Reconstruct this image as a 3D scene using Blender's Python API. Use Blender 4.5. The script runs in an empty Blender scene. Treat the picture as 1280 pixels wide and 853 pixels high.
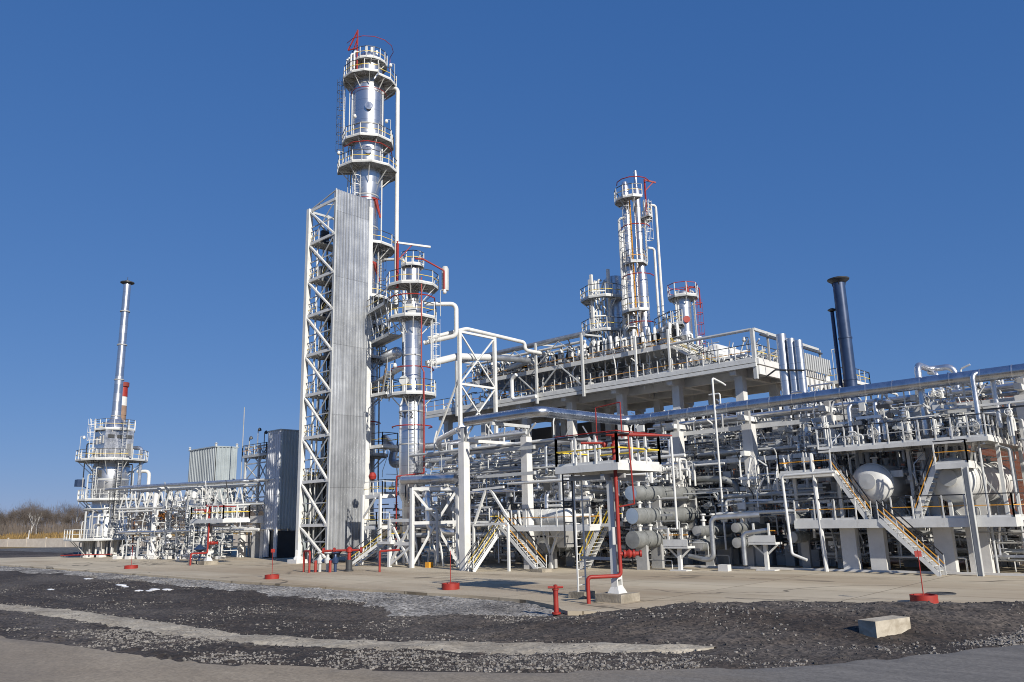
import bpy, math, random
from mathutils import Vector, Matrix, noise
random.seed(7)
PI = math.pi
SC = bpy.context.scene
COL = SC.collection

# ------------------------------------------------------------------ materials
MATS = {}
def nt_new(name):
    m = bpy.data.materials.new(name); m.use_nodes = True
    nt = m.node_tree; b = nt.nodes['Principled BSDF']
    MATS[name] = m
    return m, nt, b
def ND(nt, typ, **kw):
    n = nt.nodes.new(typ)
    for k, v in kw.items():
        if k.startswith('i_'):
            key = k[2:]
            key = int(key) if key.isdigit() else key.replace('_', ' ')
            n.inputs[key].default_value = v
        else: setattr(n, k, v)
    return n
def ramp(nt, fac, stops):
    r = nt.nodes.new('ShaderNodeValToRGB')
    e = r.color_ramp.elements
    while len(e) < len(stops): e.new(0.5)
    for i, (p, c) in enumerate(stops):
        e[i].position = p; e[i].color = (*c, 1) if len(c) == 3 else c
    nt.links.new(fac, r.inputs[0])
    return r.outputs[0]
def paint(name, col, rough=.45, metal=0.0, var=.12, scale=1.3, dirt=None, dirt_amt=.35, bump=0.0):
    """painted or bare metal with uneven tone, grime patches and a little surface bump"""
    m, nt, b = nt_new(name); L = nt.links.new
    g = ND(nt, 'ShaderNodeNewGeometry')
    n1 = ND(nt, 'ShaderNodeTexNoise', i_Scale=scale, i_Detail=6.0, i_Roughness=.65)
    L(g.outputs['Position'], n1.inputs['Vector'])
    lo = tuple(c*(1-var) for c in col); hi = tuple(min(1, c*(1+var*.6)) for c in col)
    c = ramp(nt, n1.outputs[0], [(.32, lo), (.68, hi)])
    if dirt:
        n2 = ND(nt, 'ShaderNodeTexNoise', i_Scale=scale*2.7, i_Detail=8.0, i_Roughness=.75)
        mp = ND(nt, 'ShaderNodeMapping'); mp.inputs['Scale'].default_value = (1, 1, .35)
        L(g.outputs['Position'], mp.inputs[0]); L(mp.outputs[0], n2.inputs['Vector'])
        f = ramp(nt, n2.outputs[0], [(.56, (0, 0, 0)), (.75, (dirt_amt,)*3)])
        mx = ND(nt, 'ShaderNodeMix', data_type='RGBA')
        L(f, mx.inputs[0]); L(c, mx.inputs[6]); mx.inputs[7].default_value = (*dirt, 1)
        c = mx.outputs[2]
    L(c, b.inputs['Base Color'])
    rr = ramp(nt, n1.outputs[0], [(.3, (max(0, rough-.08),)*3), (.7, (min(1, rough+.1),)*3)])
    L(rr, b.inputs['Roughness'])
    b.inputs['Metallic'].default_value = metal
    if bump:
        bp = ND(nt, 'ShaderNodeBump', i_Strength=bump, i_Distance=.02)
        n3 = ND(nt, 'ShaderNodeTexNoise', i_Scale=scale*4, i_Detail=4.0)
        L(g.outputs['Position'], n3.inputs['Vector']); L(n3.outputs[0], bp.inputs['Height'])
        L(bp.outputs[0], b.inputs['Normal'])
    return m
def jacket(name, col, rough, zs=1.05):
    """aluminium insulation jacket: sheets of slightly different tone with thin dark lap seams"""
    m, nt, b = nt_new(name); L = nt.links.new
    tc = ND(nt, 'ShaderNodeTexCoord'); sp = ND(nt, 'ShaderNodeSeparateXYZ')
    L(tc.outputs['Object'], sp.inputs[0])
    dv = ND(nt, 'ShaderNodeMath', operation='DIVIDE'); L(sp.outputs[2], dv.inputs[0]); dv.inputs[1].default_value = zs
    fl = ND(nt, 'ShaderNodeMath', operation='FLOOR'); L(dv.outputs[0], fl.inputs[0])
    fr = ND(nt, 'ShaderNodeMath', operation='FRACT'); L(dv.outputs[0], fr.inputs[0])
    wn = ND(nt, 'ShaderNodeTexWhiteNoise', noise_dimensions='1D'); L(fl.outputs[0], wn.inputs['W'])
    n1 = ND(nt, 'ShaderNodeTexNoise', i_Scale=.9, i_Detail=6.0); L(tc.outputs['Object'], n1.inputs['Vector'])
    ad = ND(nt, 'ShaderNodeMath', operation='MULTIPLY_ADD'); L(wn.outputs[0], ad.inputs[0]); ad.inputs[1].default_value = .55
    mu = ND(nt, 'ShaderNodeMath', operation='MULTIPLY'); L(n1.outputs[0], mu.inputs[0]); mu.inputs[1].default_value = .5
    L(mu.outputs[0], ad.inputs[2])
    c = ramp(nt, ad.outputs[0], [(.1, tuple(x*.86 for x in col)), (.9, col)])
    sm = ramp(nt, fr.outputs[0], [(0, (.35,)*3), (.03, (1,)*3)])
    mx = ND(nt, 'ShaderNodeMix', data_type='RGBA', blend_type='MULTIPLY'); mx.inputs[0].default_value = 1
    L(c, mx.inputs[6]); L(sm, mx.inputs[7]); L(mx.outputs[2], b.inputs['Base Color'])
    rr = ramp(nt, ad.outputs[0], [(.1, (rough-.07,)*3), (.9, (rough+.1,)*3)]); L(rr, b.inputs['Roughness'])
    b.inputs['Metallic'].default_value = .92
    bp = ND(nt, 'ShaderNodeBump', i_Strength=.10, i_Distance=.03)
    n3 = ND(nt, 'ShaderNodeTexNoise', i_Scale=2.2, i_Detail=2.0); L(tc.outputs['Object'], n3.inputs['Vector'])
    L(n3.outputs[0], bp.inputs['Height']); L(bp.outputs[0], b.inputs['Normal'])
    return m
WH = paint('white_paint', (.65, .65, .62), .48, var=.12, dirt=(.34, .30, .25), dirt_amt=.5)
WC = paint('white_concrete', (.64, .63, .60), .75, var=.14, scale=.8, dirt=(.33, .30, .26), dirt_amt=.5, bump=.2)
GP = paint('grey_paint', (.36, .36, .35), .5, var=.18, dirt=(.2, .17, .14))
LG = paint('light_grey_paint', (.47, .48, .47), .5, var=.12, dirt=(.3, .27, .23))
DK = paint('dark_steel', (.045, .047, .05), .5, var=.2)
BK = paint('black_paint', (.02, .02, .022), .45)
RD = paint('red_paint', (.29, .022, .014), .55, var=.22, scale=2, dirt=(.13, .03, .02), dirt_amt=.6)
OR = paint('orange_paint', (.72, .33, .03), .45, var=.12, dirt=(.3, .15, .04))
YL = paint('yellow_paint', (.74, .52, .05), .45, var=.1, dirt=(.35, .25, .06))
AL = jacket('aluminium_jacket', (.66, .67, .69), .3)
AP = paint('aluminium_pipe', (.66, .67, .69), .32, metal=.9, var=.18, scale=2.5, bump=.15)
DP = paint('dull_jacket', (.42, .44, .46), .42, metal=.75, var=.2, scale=2.0, bump=.15)
def sheet(name, col, rough, metal, seam=5.9):
    """ribbed cladding: each sheet its own tone, lap joints, vertical run-off streaks"""
    m = paint(name, col, rough, metal, var=.14, scale=.6, dirt=tuple(c*.55 for c in col), dirt_amt=.5); nt = m.node_tree; L = nt.links.new; b = nt.nodes['Principled BSDF']; src = b.inputs['Base Color'].links[0].from_socket
    g = ND(nt, 'ShaderNodeNewGeometry'); sp = ND(nt, 'ShaderNodeSeparateXYZ'); L(g.outputs['Position'], sp.inputs[0])
    ad = ND(nt, 'ShaderNodeMath', operation='ADD'); L(sp.outputs[0], ad.inputs[0]); L(sp.outputs[1], ad.inputs[1])
    cells = []
    for sock, w in ((ad.outputs[0], 1.05), (sp.outputs[2], seam)):
        d = ND(nt, 'ShaderNodeMath', operation='DIVIDE'); L(sock, d.inputs[0]); d.inputs[1].default_value = w; f = ND(nt, 'ShaderNodeMath', operation='FLOOR'); L(d.outputs[0], f.inputs[0]); r = ND(nt, 'ShaderNodeMath', operation='FRACT'); L(d.outputs[0], r.inputs[0]); cells.append((f, r))
    cb = ND(nt, 'ShaderNodeCombineXYZ'); L(cells[0][0].outputs[0], cb.inputs[0]); L(cells[1][0].outputs[0], cb.inputs[1])
    wn = ND(nt, 'ShaderNodeTexWhiteNoise', noise_dimensions='3D'); L(cb.outputs[0], wn.inputs['Vector'])
    tone = ramp(nt, wn.outputs[0], [(0, (.80,)*3), (1, (1.0,)*3)]); lap = ramp(nt, cells[1][1].outputs[0], [(0, (.55,)*3), (.012, (1,)*3)])
    mp = ND(nt, 'ShaderNodeMapping'); mp.inputs['Scale'].default_value = (5, 5, .12); L(g.outputs['Position'], mp.inputs[0]); n = ND(nt, 'ShaderNodeTexNoise', i_Scale=1.0, i_Detail=4.0); L(mp.outputs[0], n.inputs['Vector']); st = ramp(nt, n.outputs[0], [(.35, (.72,)*3), (.62, (1,)*3)])
    for x in (tone, lap, st):
        mx = ND(nt, 'ShaderNodeMix', data_type='RGBA', blend_type='MULTIPLY'); mx.inputs[0].default_value = 1; L(src, mx.inputs[6]); L(x, mx.inputs[7]); src = mx.outputs[2]
    L(src, b.inputs['Base Color']); return m
GV = sheet('galvanised_sheet', (.58, .60, .62), .40, .6)
GL = sheet('lit_front_sheet', (.78, .80, .83), .5, .1)  # daylight on the shaft's front face, put into a paler sheet colour
GF = sheet('weathered_sheet', (.42, .46, .47), .5, .1)
HP = paint('header_jacket', (.50, .53, .58), .26, metal=.95, var=.2, scale=1.5, bump=.12)
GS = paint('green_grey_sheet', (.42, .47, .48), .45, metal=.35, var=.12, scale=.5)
EX = paint('exchanger_lagging', (.30, .31, .30), .5, metal=.45, var=.25, scale=1.6, dirt=(.2, .16, .11), bump=.3)
BL = paint('dark_blue_paint', (.03, .055, .12), .38, metal=.2, var=.2, scale=.9)
BE = paint('blue_end_shade', (.30, .38, .48), .5, var=.1)  # bluish shade on the exchanger ends, put into their colour
GRT = paint('steel_grating', (.40, .41, .41), .55, metal=.5, var=.2, scale=3)
RUST = paint('rusty_steel', (.22, .10, .05), .8, var=.35, scale=2.5)
WOODY = paint('bark_brown', (.14, .11, .09), .9, var=.3, scale=.7)
BIRCH = paint('birch_bark', (.62, .60, .56), .8, var=.2, scale=2, dirt=(.08, .07, .06), dirt_amt=.8)
TWIG = paint('bare_twigs', (.115, .095, .08), .9, var=.35, scale=.12)
AUT = paint('autumn_leaves', (.24, .095, .02), .8, var=.45, scale=.5)
GLASS = paint('car_glass', (.02, .025, .03), .1)
CARP = paint('car_paint', (.02, .028, .05), .3)
RUB = paint('rubber', (.02, .02, .02), .8)

# ------------------------------------------------------------------ mesh builder
ORG = {}
class MB:
    def __init__(s): s.v = []; s.f = []; s.mi = []; s.cur = 0
    def mat(s, i): s.cur = i; return s
    def add(s, vs, fs):
        o = len(s.v); s.v.extend(vs)
        for f in fs: s.f.append(tuple(i+o for i in f)); s.mi.append(s.cur)
        return s
    def box(s, x0, x1, y0, y1, z0, z1):
        vs = [(x, y, z) for z in (z0, z1) for x, y in ((x0, y0), (x1, y0), (x1, y1), (x0, y1))]
        return s.add(vs, [(3, 2, 1, 0), (4, 5, 6, 7), (0, 1, 5, 4), (1, 2, 6, 5), (2, 3, 7, 6), (3, 0, 4, 7)])
    def bar(s, p, q, w, h=None, up=(0, 0, 1)):
        """rectangular bar from p to q, w across, h along 'up'"""
        h = h or w; p = Vector(p); q = Vector(q); d = (q-p).normalized(); u = Vector(up)
        if abs(d.dot(u)) > .97: u = Vector((1, 0, 0)) if abs(d.x) < .8 else Vector((0, 1, 0))
        sx = d.cross(u).normalized(); uz = sx.cross(d).normalized()
        vs = []
        for e in (p, q):
            for a, b in ((-1, -1), (1, -1), (1, 1), (-1, 1)): vs.append(tuple(e+sx*(a*w/2)+uz*(b*h/2)))
        return s.add(vs, [(0, 1, 2, 3), (7, 6, 5, 4), (1, 0, 4, 5), (2, 1, 5, 6), (3, 2, 6, 7), (0, 3, 7, 4)])
    def ibeam(s, p, q, w, h, up=(0, 0, 1), t=.02):
        """H section: two flanges and a web"""
        p = Vector(p); q = Vector(q); d = (q-p).normalized(); u = Vector(up)
        if abs(d.dot(u)) > .97: u = Vector((1, 0, 0)) if abs(d.x) < .8 else Vector((0, 1, 0))
        sx = d.cross(u).normalized(); uz = sx.cross(d).normalized()
        o = uz*(h/2-t/2)
        s.bar(p+o, q+o, w, t, uz); s.bar(p-o, q-o, w, t, uz); s.bar(p, q, t, h-2*t, uz)
        return s
    def path(s, pts, r, n=10, bend=1.0, caps=True, radii=None):
        """round tube along pts with swept elbows"""
        P = [Vector(p) for p in pts]; out = [P[0]]
        for i in range(1, len(P)-1):
            a = (P[i-1]-P[i]); b = (P[i+1]-P[i]); la = a.length; lb = b.length; a.normalize(); b.normalize()
            ang = a.angle(b)
            if ang > PI-.05 or bend <= 0: out.append(P[i]); continue
            R = min(bend*2.4*r, .48*la*math.tan(ang/2), .48*lb*math.tan(ang/2)); t = R/math.tan(ang/2)
            c = P[i]+(a+b).normalized()*(R/math.sin(ang/2)); A = P[i]+a*t-c; B = P[i]+b*t-c
            tot = A.angle(B); ax = A.cross(B).normalized()
            for k in range(6): out.append(c+Matrix.Rotation(tot*k/5, 3, ax) @ A)
        out.append(P[-1])
        d0 = (out[1]-out[0]).normalized()
        u = Vector((0, 0, 1)) if abs(d0.z) < .9 else Vector((1, 0, 0))
        sx = d0.cross(u).normalized(); vs = []; m = len(out); prev = d0
        for i, p in enumerate(out):
            if i == 0: d = d0
            elif i == m-1: d = (out[i]-out[i-1]).normalized()
            else: d = ((out[i]-out[i-1]).normalized()+(out[i+1]-out[i]).normalized()).normalized()
            sx = (sx-d*sx.dot(d)).normalized(); uz = sx.cross(d)
            rr = r if radii is None else radii[min(i, len(radii)-1)]
            for k in range(n):
                t = 2*PI*k/n; vs.append(tuple(p+(sx*math.cos(t)+uz*math.sin(t))*rr))
        fs = [(i*n+k, i*n+(k+1) % n, (i+1)*n+(k+1) % n, (i+1)*n+k) for i in range(m-1) for k in range(n)]
        if caps: fs += [tuple(range(n-1, -1, -1)), tuple((m-1)*n+k for k in range(n))]
        return s.add(vs, fs)
    def tube(s, p, q, r, n=10, r2=None):
        return s.path([p, q], r, n, 0, True, None if r2 is None else [r, r2])
    def lathe(s, c, prof, n=24, axis=(0, 0, 1), a0=0, a1=2*PI):
        """revolve [(radius, height)] about axis through c"""
        c = Vector(c); z = Vector(axis).normalized()
        x = z.orthogonal().normalized() if abs(z.z) < .99 else Vector((1, 0, 0)); y = z.cross(x)
        full = abs(a1-a0-2*PI) < 1e-6; m = n if full else n+1; vs = []
        for (r, h) in prof:
            for k in range(m):
                t = a0+(a1-a0)*k/n; vs.append(tuple(c+z*h+(x*math.cos(t)+y*math.sin(t))*max(r, 1e-4)))
        fs = []
        for i in range(len(prof)-1):
            for k in range(n):
                k2 = (k+1) % m if full else k+1
                fs.append((i*m+k, i*m+k2, (i+1)*m+k2, (i+1)*m+k))
        return s.add(vs, fs)
    def prism(s, poly, z0, z1):
        n = len(poly)
        vs = [(x, y, z0) for x, y in poly]+[(x, y, z1) for x, y in poly]
        return s.add(vs, [tuple(range(n-1, -1, -1)), tuple(range(n, 2*n))]+[(i, (i+1) % n, (i+1) % n+n, i+n) for i in range(n)])
    def slab(s, inner, outer, z0, z1, closed=False):
        """platform plate between two point rows"""
        n = len(inner); m = n if closed else n-1
        vs = [(x, y, z) for z in (z0, z1) for row in (inner, outer) for x, y in row]; fs = []
        for i in range(m):
            j = (i+1) % n
            a, b, c, d = i, j, n+j, n+i
            fs += [(a, b, c, d), (2*n+d, 2*n+c, 2*n+b, 2*n+a), (d, c, 2*n+c, 2*n+d), (b, a, 2*n+a, 2*n+b)]
        if not closed: fs += [(0, n, 3*n, 2*n), (n-1, 3*n-1, 4*n-1, 2*n-1)]
        return s.add(vs, fs)
    def corrugated(s, p, d, w, h, nrm, pitch=.3, dep=.06, th=.08):
        """trapezoidal profiled sheet: p bottom corner, d unit direction along, nrm outward"""
        p = Vector(p); d = Vector(d); nr = Vector(nrm); k = max(1, round(w/pitch)); pt = w/k; prof = []
        for i in range(k):
            x = i*pt; prof += [(x, 0), (x+pt*.42, 0), (x+pt*.55, dep), (x+pt*.87, dep)]
        prof.append((w, 0)); n = len(prof); vs = []
        for z in (0, h):
            for x, y in prof: vs.append(tuple(p+d*x+nr*y+Vector((0, 0, z))))
        for z in (0, h):
            for x in (0, w): vs.append(tuple(p+d*x-nr*th+Vector((0, 0, z))))
        fs = [(i, i+1, n+i+1, n+i) for i in range(n-1)]
        b = 2*n; fs += [(b+1, b, b+2, b+3), (b, 0, n, b+2), (n-1, b+1, b+3, 2*n-1)]
        fs.append(tuple([n+i for i in range(n)]+[b+3, b+2])); fs.append(tuple([n-1-i for i in range(n)]+[b, b+1]))
        return s.add(vs, fs)
    def mesh(s, name, mats, org):
        me = bpy.data.meshes.new(name)
        ox, oy, oz = org
        me.from_pydata([(x-ox, y-oy, z-oz) for x, y, z in s.v], [], s.f)
        for m in (mats if isinstance(mats, (list, tuple)) else [mats]): me.materials.append(m)
        if max(s.mi, default=0): me.polygons.foreach_set('material_index', s.mi)
        me.polygons.foreach_set('use_smooth', [True]*len(s.f))
        me.update(); me.set_sharp_from_angle(angle=math.radians(33))
        return me
    def part(s, name, mats, parent, label=None):
        o = bpy.data.objects.new(name, s.mesh(name, mats, ORG[parent.name])); COL.objects.link(o)
        o.parent = parent; ORG[o.name] = ORG[parent.name]
        if label: o['label'] = label
        return o
    def top(s, name, mats, label=None, cat=None, group=None, kind=None):
        xs = [v[0] for v in s.v]; ys = [v[1] for v in s.v]; zs = [v[2] for v in s.v]
        org = ((min(xs)+max(xs))/2, (min(ys)+max(ys))/2, min(zs))
        if kind == 'structure': org = (0, 0, 0)
        o = bpy.data.objects.new(name, s.mesh(name, mats, org)); COL.objects.link(o); o.location = org
        ORG[o.name] = org; tag(o, label, cat, group, kind)
        return o
def tag(o, label=None, cat=None, group=None, kind=None):
    if label: o['label'] = label
    if cat: o['category'] = cat
    if group: o['group'] = group
    if kind: o['kind'] = kind
    return o
def thing(name, label, cat, loc, group=None):
    o = bpy.data.objects.new(name, None); COL.objects.link(o); o.location = loc; o.empty_display_size = .3
    ORG[o.name] = tuple(loc)
    return tag(o, label, cat, group)
def put_mesh(name, me, parent, off, rot=None):
    """a part that shares mesh data"""
    o = bpy.data.objects.new(name, me); COL.objects.link(o); o.parent = parent; o.location = off
    if rot: o.rotation_euler = rot
    return o

# ------------------------------------------------------------------ steelwork helpers
def rail(parent, pts, h=1.1, mats=(WH, DK, YL), gap=1.2, closed=False, toe=True, r=.024, name='railing', mid=True):
    """handrail along floor points: posts, top rail, knee rail, toe board in one mesh"""
    P = [Vector(p) for p in pts]
    if closed: P = P+[P[0]]
    b = MB(); up = Vector((0, 0, 1))
    for i in range(len(P)-1):
        p, q = P[i], P[i+1]; L = (q-p).length; k = max(1, round(L/gap))
        for j in range(k + (1 if i == len(P)-2 and not closed else 0)):
            e = p.lerp(q, j/k); b.mat(0).bar(e, e+up*h, r*2.6, r*2.6)
        b.mat(1).bar(p+up*h, q+up*h, r*2.2, r*2.2)
        if mid: b.mat(2).bar(p+up*h*.52, q+up*h*.52, r*2.0, r*1.6)
        if toe: b.mat(0).bar(p+up*.06, q+up*.06, .012, .11)
    return b.part(name, list(mats), parent)
def stairs(parent, p, q, w, side, mats=(WH, BK, OR), rails=True, name='stair'):
    """open flight from p (bottom) to q (top); side = horizontal unit vector across, width w"""
    p = Vector(p); q = Vector(q); sd = Vector(side); up = Vector((0, 0, 1)); b = MB()
    run = (q-p); n = max(3, round(run.z/.22))
    for k in (0, 1): b.bar(p+sd*(w*k), q+sd*(w*k), .03, .2)
    hd = Vector((run.x, run.y, 0)).normalized()
    for i in range(1, n):
        c = p+run*(i/n); b.bar(c+sd*.02, c+sd*(w-.02), .24, .025, up)
    o = b.part(name, mats[0], parent)
    if rails:
        for k in (0, 1):
            h = MB(); e = sd*(w*k); m = max(2, round(run.length/1.2))
            for i in range(m+1):
                c = p+run*(i/m)+e; h.mat(0).bar(c, c+up*.95, .04, .04)
            h.mat(1).bar(p+e+up*.95, q+e+up*.95, .05, .05); h.mat(2).bar(p+e+up*.52, q+e+up*.52, .045, .04); h.mat(0).bar(p+e+up*.28, q+e+up*.28, .03, .03)
            h.part('handrail', list(mats), o)
    return o
def ladder(parent, p, z1, nrm, w=.5, cage=True, mats=(WH, WH), name='ladder'):
    """vertical ladder at p up to z1; nrm points away from the wall"""
    p = Vector(p); n = Vector(nrm).normalized(); s = Vector((-n.y, n.x, 0)); b = MB(); H = z1-p.z
    for k in (-1, 1): b.bar(p+s*(k*w/2), p+s*(k*w/2)+Vector((0, 0, H)), .05, .06)
    for i in range(int(H/.3)):
        z = Vector((0, 0, .25+i*.3)); b.bar(p-s*(w/2)+z, p+s*(w/2)+z, .028, .028)
    o = b.part(name, mats[0], parent)
    if cage and H > 3:
        c = MB(); R = .38; ctr = p+n*.33; pts = []
        for k in range(7):
            t = -2.1+4.2*k/6; pts.append(n*(R*math.cos(t))+s*(R*math.sin(t)))
        z = 2.2
        while z < H:
            for k in range(6): c.bar(ctr+pts[k]+Vector((0, 0, z)), ctr+pts[k+1]+Vector((0, 0, z)), .02, .05)
            z += .9
        for k in (0, 1, 3, 5, 6): c.bar(ctr+pts[k]+Vector((0, 0, 2.2)), ctr+pts[k]+Vector((0, 0, H)), .03, .015)
        c.part('safety_cage', mats[1], o)
    return o
def ring_platform(parent, c, z, rin, rout, a0=0, a1=360, n=8, mats=(WH, DK, YL), brackets=5, railing=True, gap=1.0, deck=GRT, inner_n=None):
    a0r, a1r = math.radians(a0), math.radians(a1); closed = a1-a0 >= 359.9
    m = n if closed else n+1
    th = [a0r+(a1r-a0r)*i/n for i in range(m)]
    inn = [(c[0]+rin*math.cos(t), c[1]+rin*math.sin(t)) for t in th]; out = [(c[0]+rout*math.cos(t), c[1]+rout*math.sin(t)) for t in th]
    b = MB(); b.mat(0).slab(inn, out, z-.03, z, closed)
    b.mat(1)
    for i in range(m if closed else m-1):
        j = (i+1) % m; b.bar((*out[i], z-.08), (*out[j], z-.08), .05, .14)
    for i in range(m): b.bar((*inn[i], z-.09), (*out[i], z-.09), .05, .1)
    o = b.part('platform', [deck, LG], parent)
    for k in range(brackets):
        t = a0r+(a1r-a0r)*(k+.5)/brackets
        k_ = MB(); u = Vector((math.cos(t), math.sin(t), 0)); cc = Vector((c[0], c[1], z))
        f = math.cos(PI/n*((a1-a0)/360)) if n < 12 else 1
        k_.bar(cc+u*(rin*.97)+Vector((0, 0, -.2-(rout-rin)*.85)), cc+u*(rout*f*.95)+Vector((0, 0, -.2)), .07, .07)
        k_.bar(cc+u*rin+Vector((0, 0, -.2)), cc+u*(rout*f*.97)+Vector((0, 0, -.2)), .07, .07)
        k_.part('bracket', LG if k % 2 else mats[0], o)
    if railing: rail(o, [(*p, z) for p in out], mats=mats, gap=gap, closed=closed)
    return o
def rect_platform(parent, x0, x1, y0, y1, z, sides='nesw', mats=(WH, DK, YL), gap=1.2, thick=.16, deck=GRT, railing=True, rr=.024):
    b = MB(); b.mat(0).box(x0+.06, x1-.06, y0+.06, y1-.06, z-.04, z)
    b.mat(1).box(x0, x1, y0, y0+.058, z-thick, z+.015); b.box(x0, x1, y1-.058, y1, z-thick, z+.015)
    b.box(x0, x0+.058, y0+.06, y1-.06, z-thick, z+.012); b.box(x1-.058, x1, y0+.06, y1-.06, z-thick, z+.012)
    k = max(1, round((x1-x0)/1.3))
    for i in range(1, k): x = x0+(x1-x0)*i/k; b.box(x-.04, x+.04, y0+.06, y1-.06, z-thick*.9, z-.045)
    o = b.part('platform', [deck, mats[0]], parent)
    if railing:
        e = .03
        S = {'s': [(x0+e, y0+e, z), (x1-e, y0+e, z)], 'n': [(x0+e, y1-e, z), (x1-e, y1-e, z)], 'w': [(x0+e, y0+e, z), (x0+e, y1-e, z)], 'e': [(x1-e, y0+e, z), (x1-e, y1-e, z)]}
        for c in sides: rail(o, S[c], mats=mats, gap=gap, r=rr)
    return o
def valve_mesh(name, m_body, r=.1):
    b = MB(); b.mat(0)
    b.lathe((0, 0, 0), [(0, -.22), (r*1.7, -.22), (r*1.7, -.17), (r, -.17), (r*1.5, 0), (r, .17), (r*1.7, .17), (r*1.7, .22), (0, .22)], 10)
    b.lathe((0, 0, 0), [(r*.9, 0), (r*.9, .2), (r*1.3, .2), (r*1.3, .25), (r*.45, .26), (r*.3, .55), (0, .55)], 8, (0, -1, 0))
    b.lathe((0, -.5, 0), [(r*1.9, 0), (r*2.1, .02), (r*1.9, .05), (r*1.7, .02), (r*1.9, 0)], 10, (0, -1, 0))
    b.bar((-r*1.8, -.52, 0), (r*1.8, -.52, 0), .025); b.bar((0, -.52, -r*1.8), (0, -.52, r*1.8), .025)
    return b.mesh(name, m_body, (0, 0, 0))
VALVE_W = valve_mesh('valve_white', WH); VALVE_G = valve_mesh('valve_grey', GP); VALVE_R = valve_mesh('valve_red', RD)
def gate_valve(parent, at, axis='z', me=None, s=1.0):
    o = put_mesh('valve', me or VALVE_W, parent, Vector(at)-Vector(ORG[parent.name]))
    o.scale = (s, s, s)
    if axis == 'x': o.rotation_euler = (0, PI/2, 0)
    if axis == 'X': o.rotation_euler = (PI/2, 0, PI/2)
    if axis == 'y': o.rotation_euler = (PI/2, 0, 0)
    return o
def cyl_h(b, p, q, r, n=24, head=.35, bands=0, bw=.05):
    """horizontal drum with dished ends between p and q, optional strap bands"""
    p = Vector(p); q = Vector(q); L = (q-p).length; prof = [(0, -head*r*1.2)]
    for t in (.35, .65, .85, .97): prof.append((r*math.sin(t*PI/2), -head*r*1.2*math.cos(t*PI/2)))
    prof.append((r, 0))
    for i in range(1, bands+1):
        h = L*i/(bands+1); prof += [(r, h-bw), (r*1.025, h-bw), (r*1.025, h+bw), (r, h+bw)]
    prof.append((r, L))
    for t in (.97, .85, .65, .35): prof.append((r*math.sin(t*PI/2), L+head*r*1.2*math.cos(t*PI/2)))
    prof.append((0, L+head*r*1.2))
    return b.lathe(p, prof, n, q-p)
def flat_cyl(b, p, q, r, n=20, collars=()):
    p = Vector(p); q = Vector(q); L = (q-p).length; prof = [(0, 0), (r, 0)]
    for (h, cr, w) in collars: prof += [(r, h-w), (r*cr, h-w), (r*cr, h+w), (r, h+w)]
    prof += [(r, L), (0, L)]
    return b.lathe(p, prof, n, q-p)
# ------------------------------------------------------------------ camera, sky, sun
FPX = 985.0; CAMH = 3.2
_p, _r, _y = math.radians(12.63), math.radians(-1.45), math.radians(43.5)
fwd = Vector((-math.sin(_y)*math.cos(_p), math.cos(_y)*math.cos(_p), math.sin(_p)))
rt0 = Vector((math.cos(_y), math.sin(_y), 0)); up0 = rt0.cross(fwd)
rt = rt0*math.cos(_r)+up0*math.sin(_r); upv = up0*math.cos(_r)-rt0*math.sin(_r)
cd = bpy.data.cameras.new('camera'); cam = bpy.data.objects.new('camera', cd); COL.objects.link(cam)
cam.matrix_world = Matrix(((rt.x, upv.x, -fwd.x, 0), (rt.y, upv.y, -fwd.y, 0), (rt.z, upv.z, -fwd.z, CAMH), (0, 0, 0, 1)))
cd.sensor_width = 36; cd.lens = FPX/1280*36; cd.clip_start = .1; cd.clip_end = 8000
SC.camera = cam
SC.cycles.max_bounces = 6; SC.cycles.diffuse_bounces = 2; SC.cycles.glossy_bounces = 3; SC.cycles.filter_width = 1.0
SUN_EL, SUN_AZ = math.radians(27), math.radians(-16)     # azimuth measured from +x towards +y
sd = Vector((math.cos(SUN_EL)*math.cos(SUN_AZ), math.cos(SUN_EL)*math.sin(SUN_AZ), math.sin(SUN_EL)))
sl = bpy.data.lights.new('sun', 'SUN'); sl.energy = 5.0; sl.angle = math.radians(.5); sl.color = (1, .94, .85)
so = bpy.data.objects.new('sun', sl); COL.objects.link(so); so.rotation_euler = (-sd).to_track_quat('-Z', 'Y').to_euler(); so.location = (0, 0, 60)
W = bpy.data.worlds.new('World'); SC.world = W; W.use_nodes = True
wn = W.node_tree; bg = wn.nodes['Background']
sky = wn.nodes.new('ShaderNodeTexSky'); sky.sky_type = 'NISHITA'; sky.sun_disc = False
sky.sun_elevation = SUN_EL; sky.sun_rotation = math.pi/2-SUN_AZ     # 0 = +Y, clockwise
sky.air_density = 1.0; sky.dust_density = .0; sky.ozone_density = 2.0; sky.altitude = 1500
sep = wn.nodes.new('ShaderNodeSeparateColor'); cmb = wn.nodes.new('ShaderNodeCombineColor'); wn.links.new(sky.outputs[0], sep.inputs[0])
for i, (g_, a_) in enumerate(((.70, .46), (.48, 1.01), (.34, 2.36))):      # deep, even autumn blue: compress the sky's range
    pw = ND(wn, 'ShaderNodeMath', operation='POWER'); wn.links.new(sep.outputs[i], pw.inputs[0]); pw.inputs[1].default_value = g_
    ml = ND(wn, 'ShaderNodeMath', operation='MULTIPLY'); wn.links.new(pw.outputs[0], ml.inputs[0]); ml.inputs[1].default_value = a_; wn.links.new(ml.outputs[0], cmb.inputs[i])
wn.links.new(cmb.outputs[0], bg.inputs[0]); bg.inputs[1].default_value = .1
vs = SC.view_settings; vs.view_transform = 'Standard'; vs.look = 'None'; vs.exposure = 0.2; vs.gamma = 1; vs.use_curve_mapping = False

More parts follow.
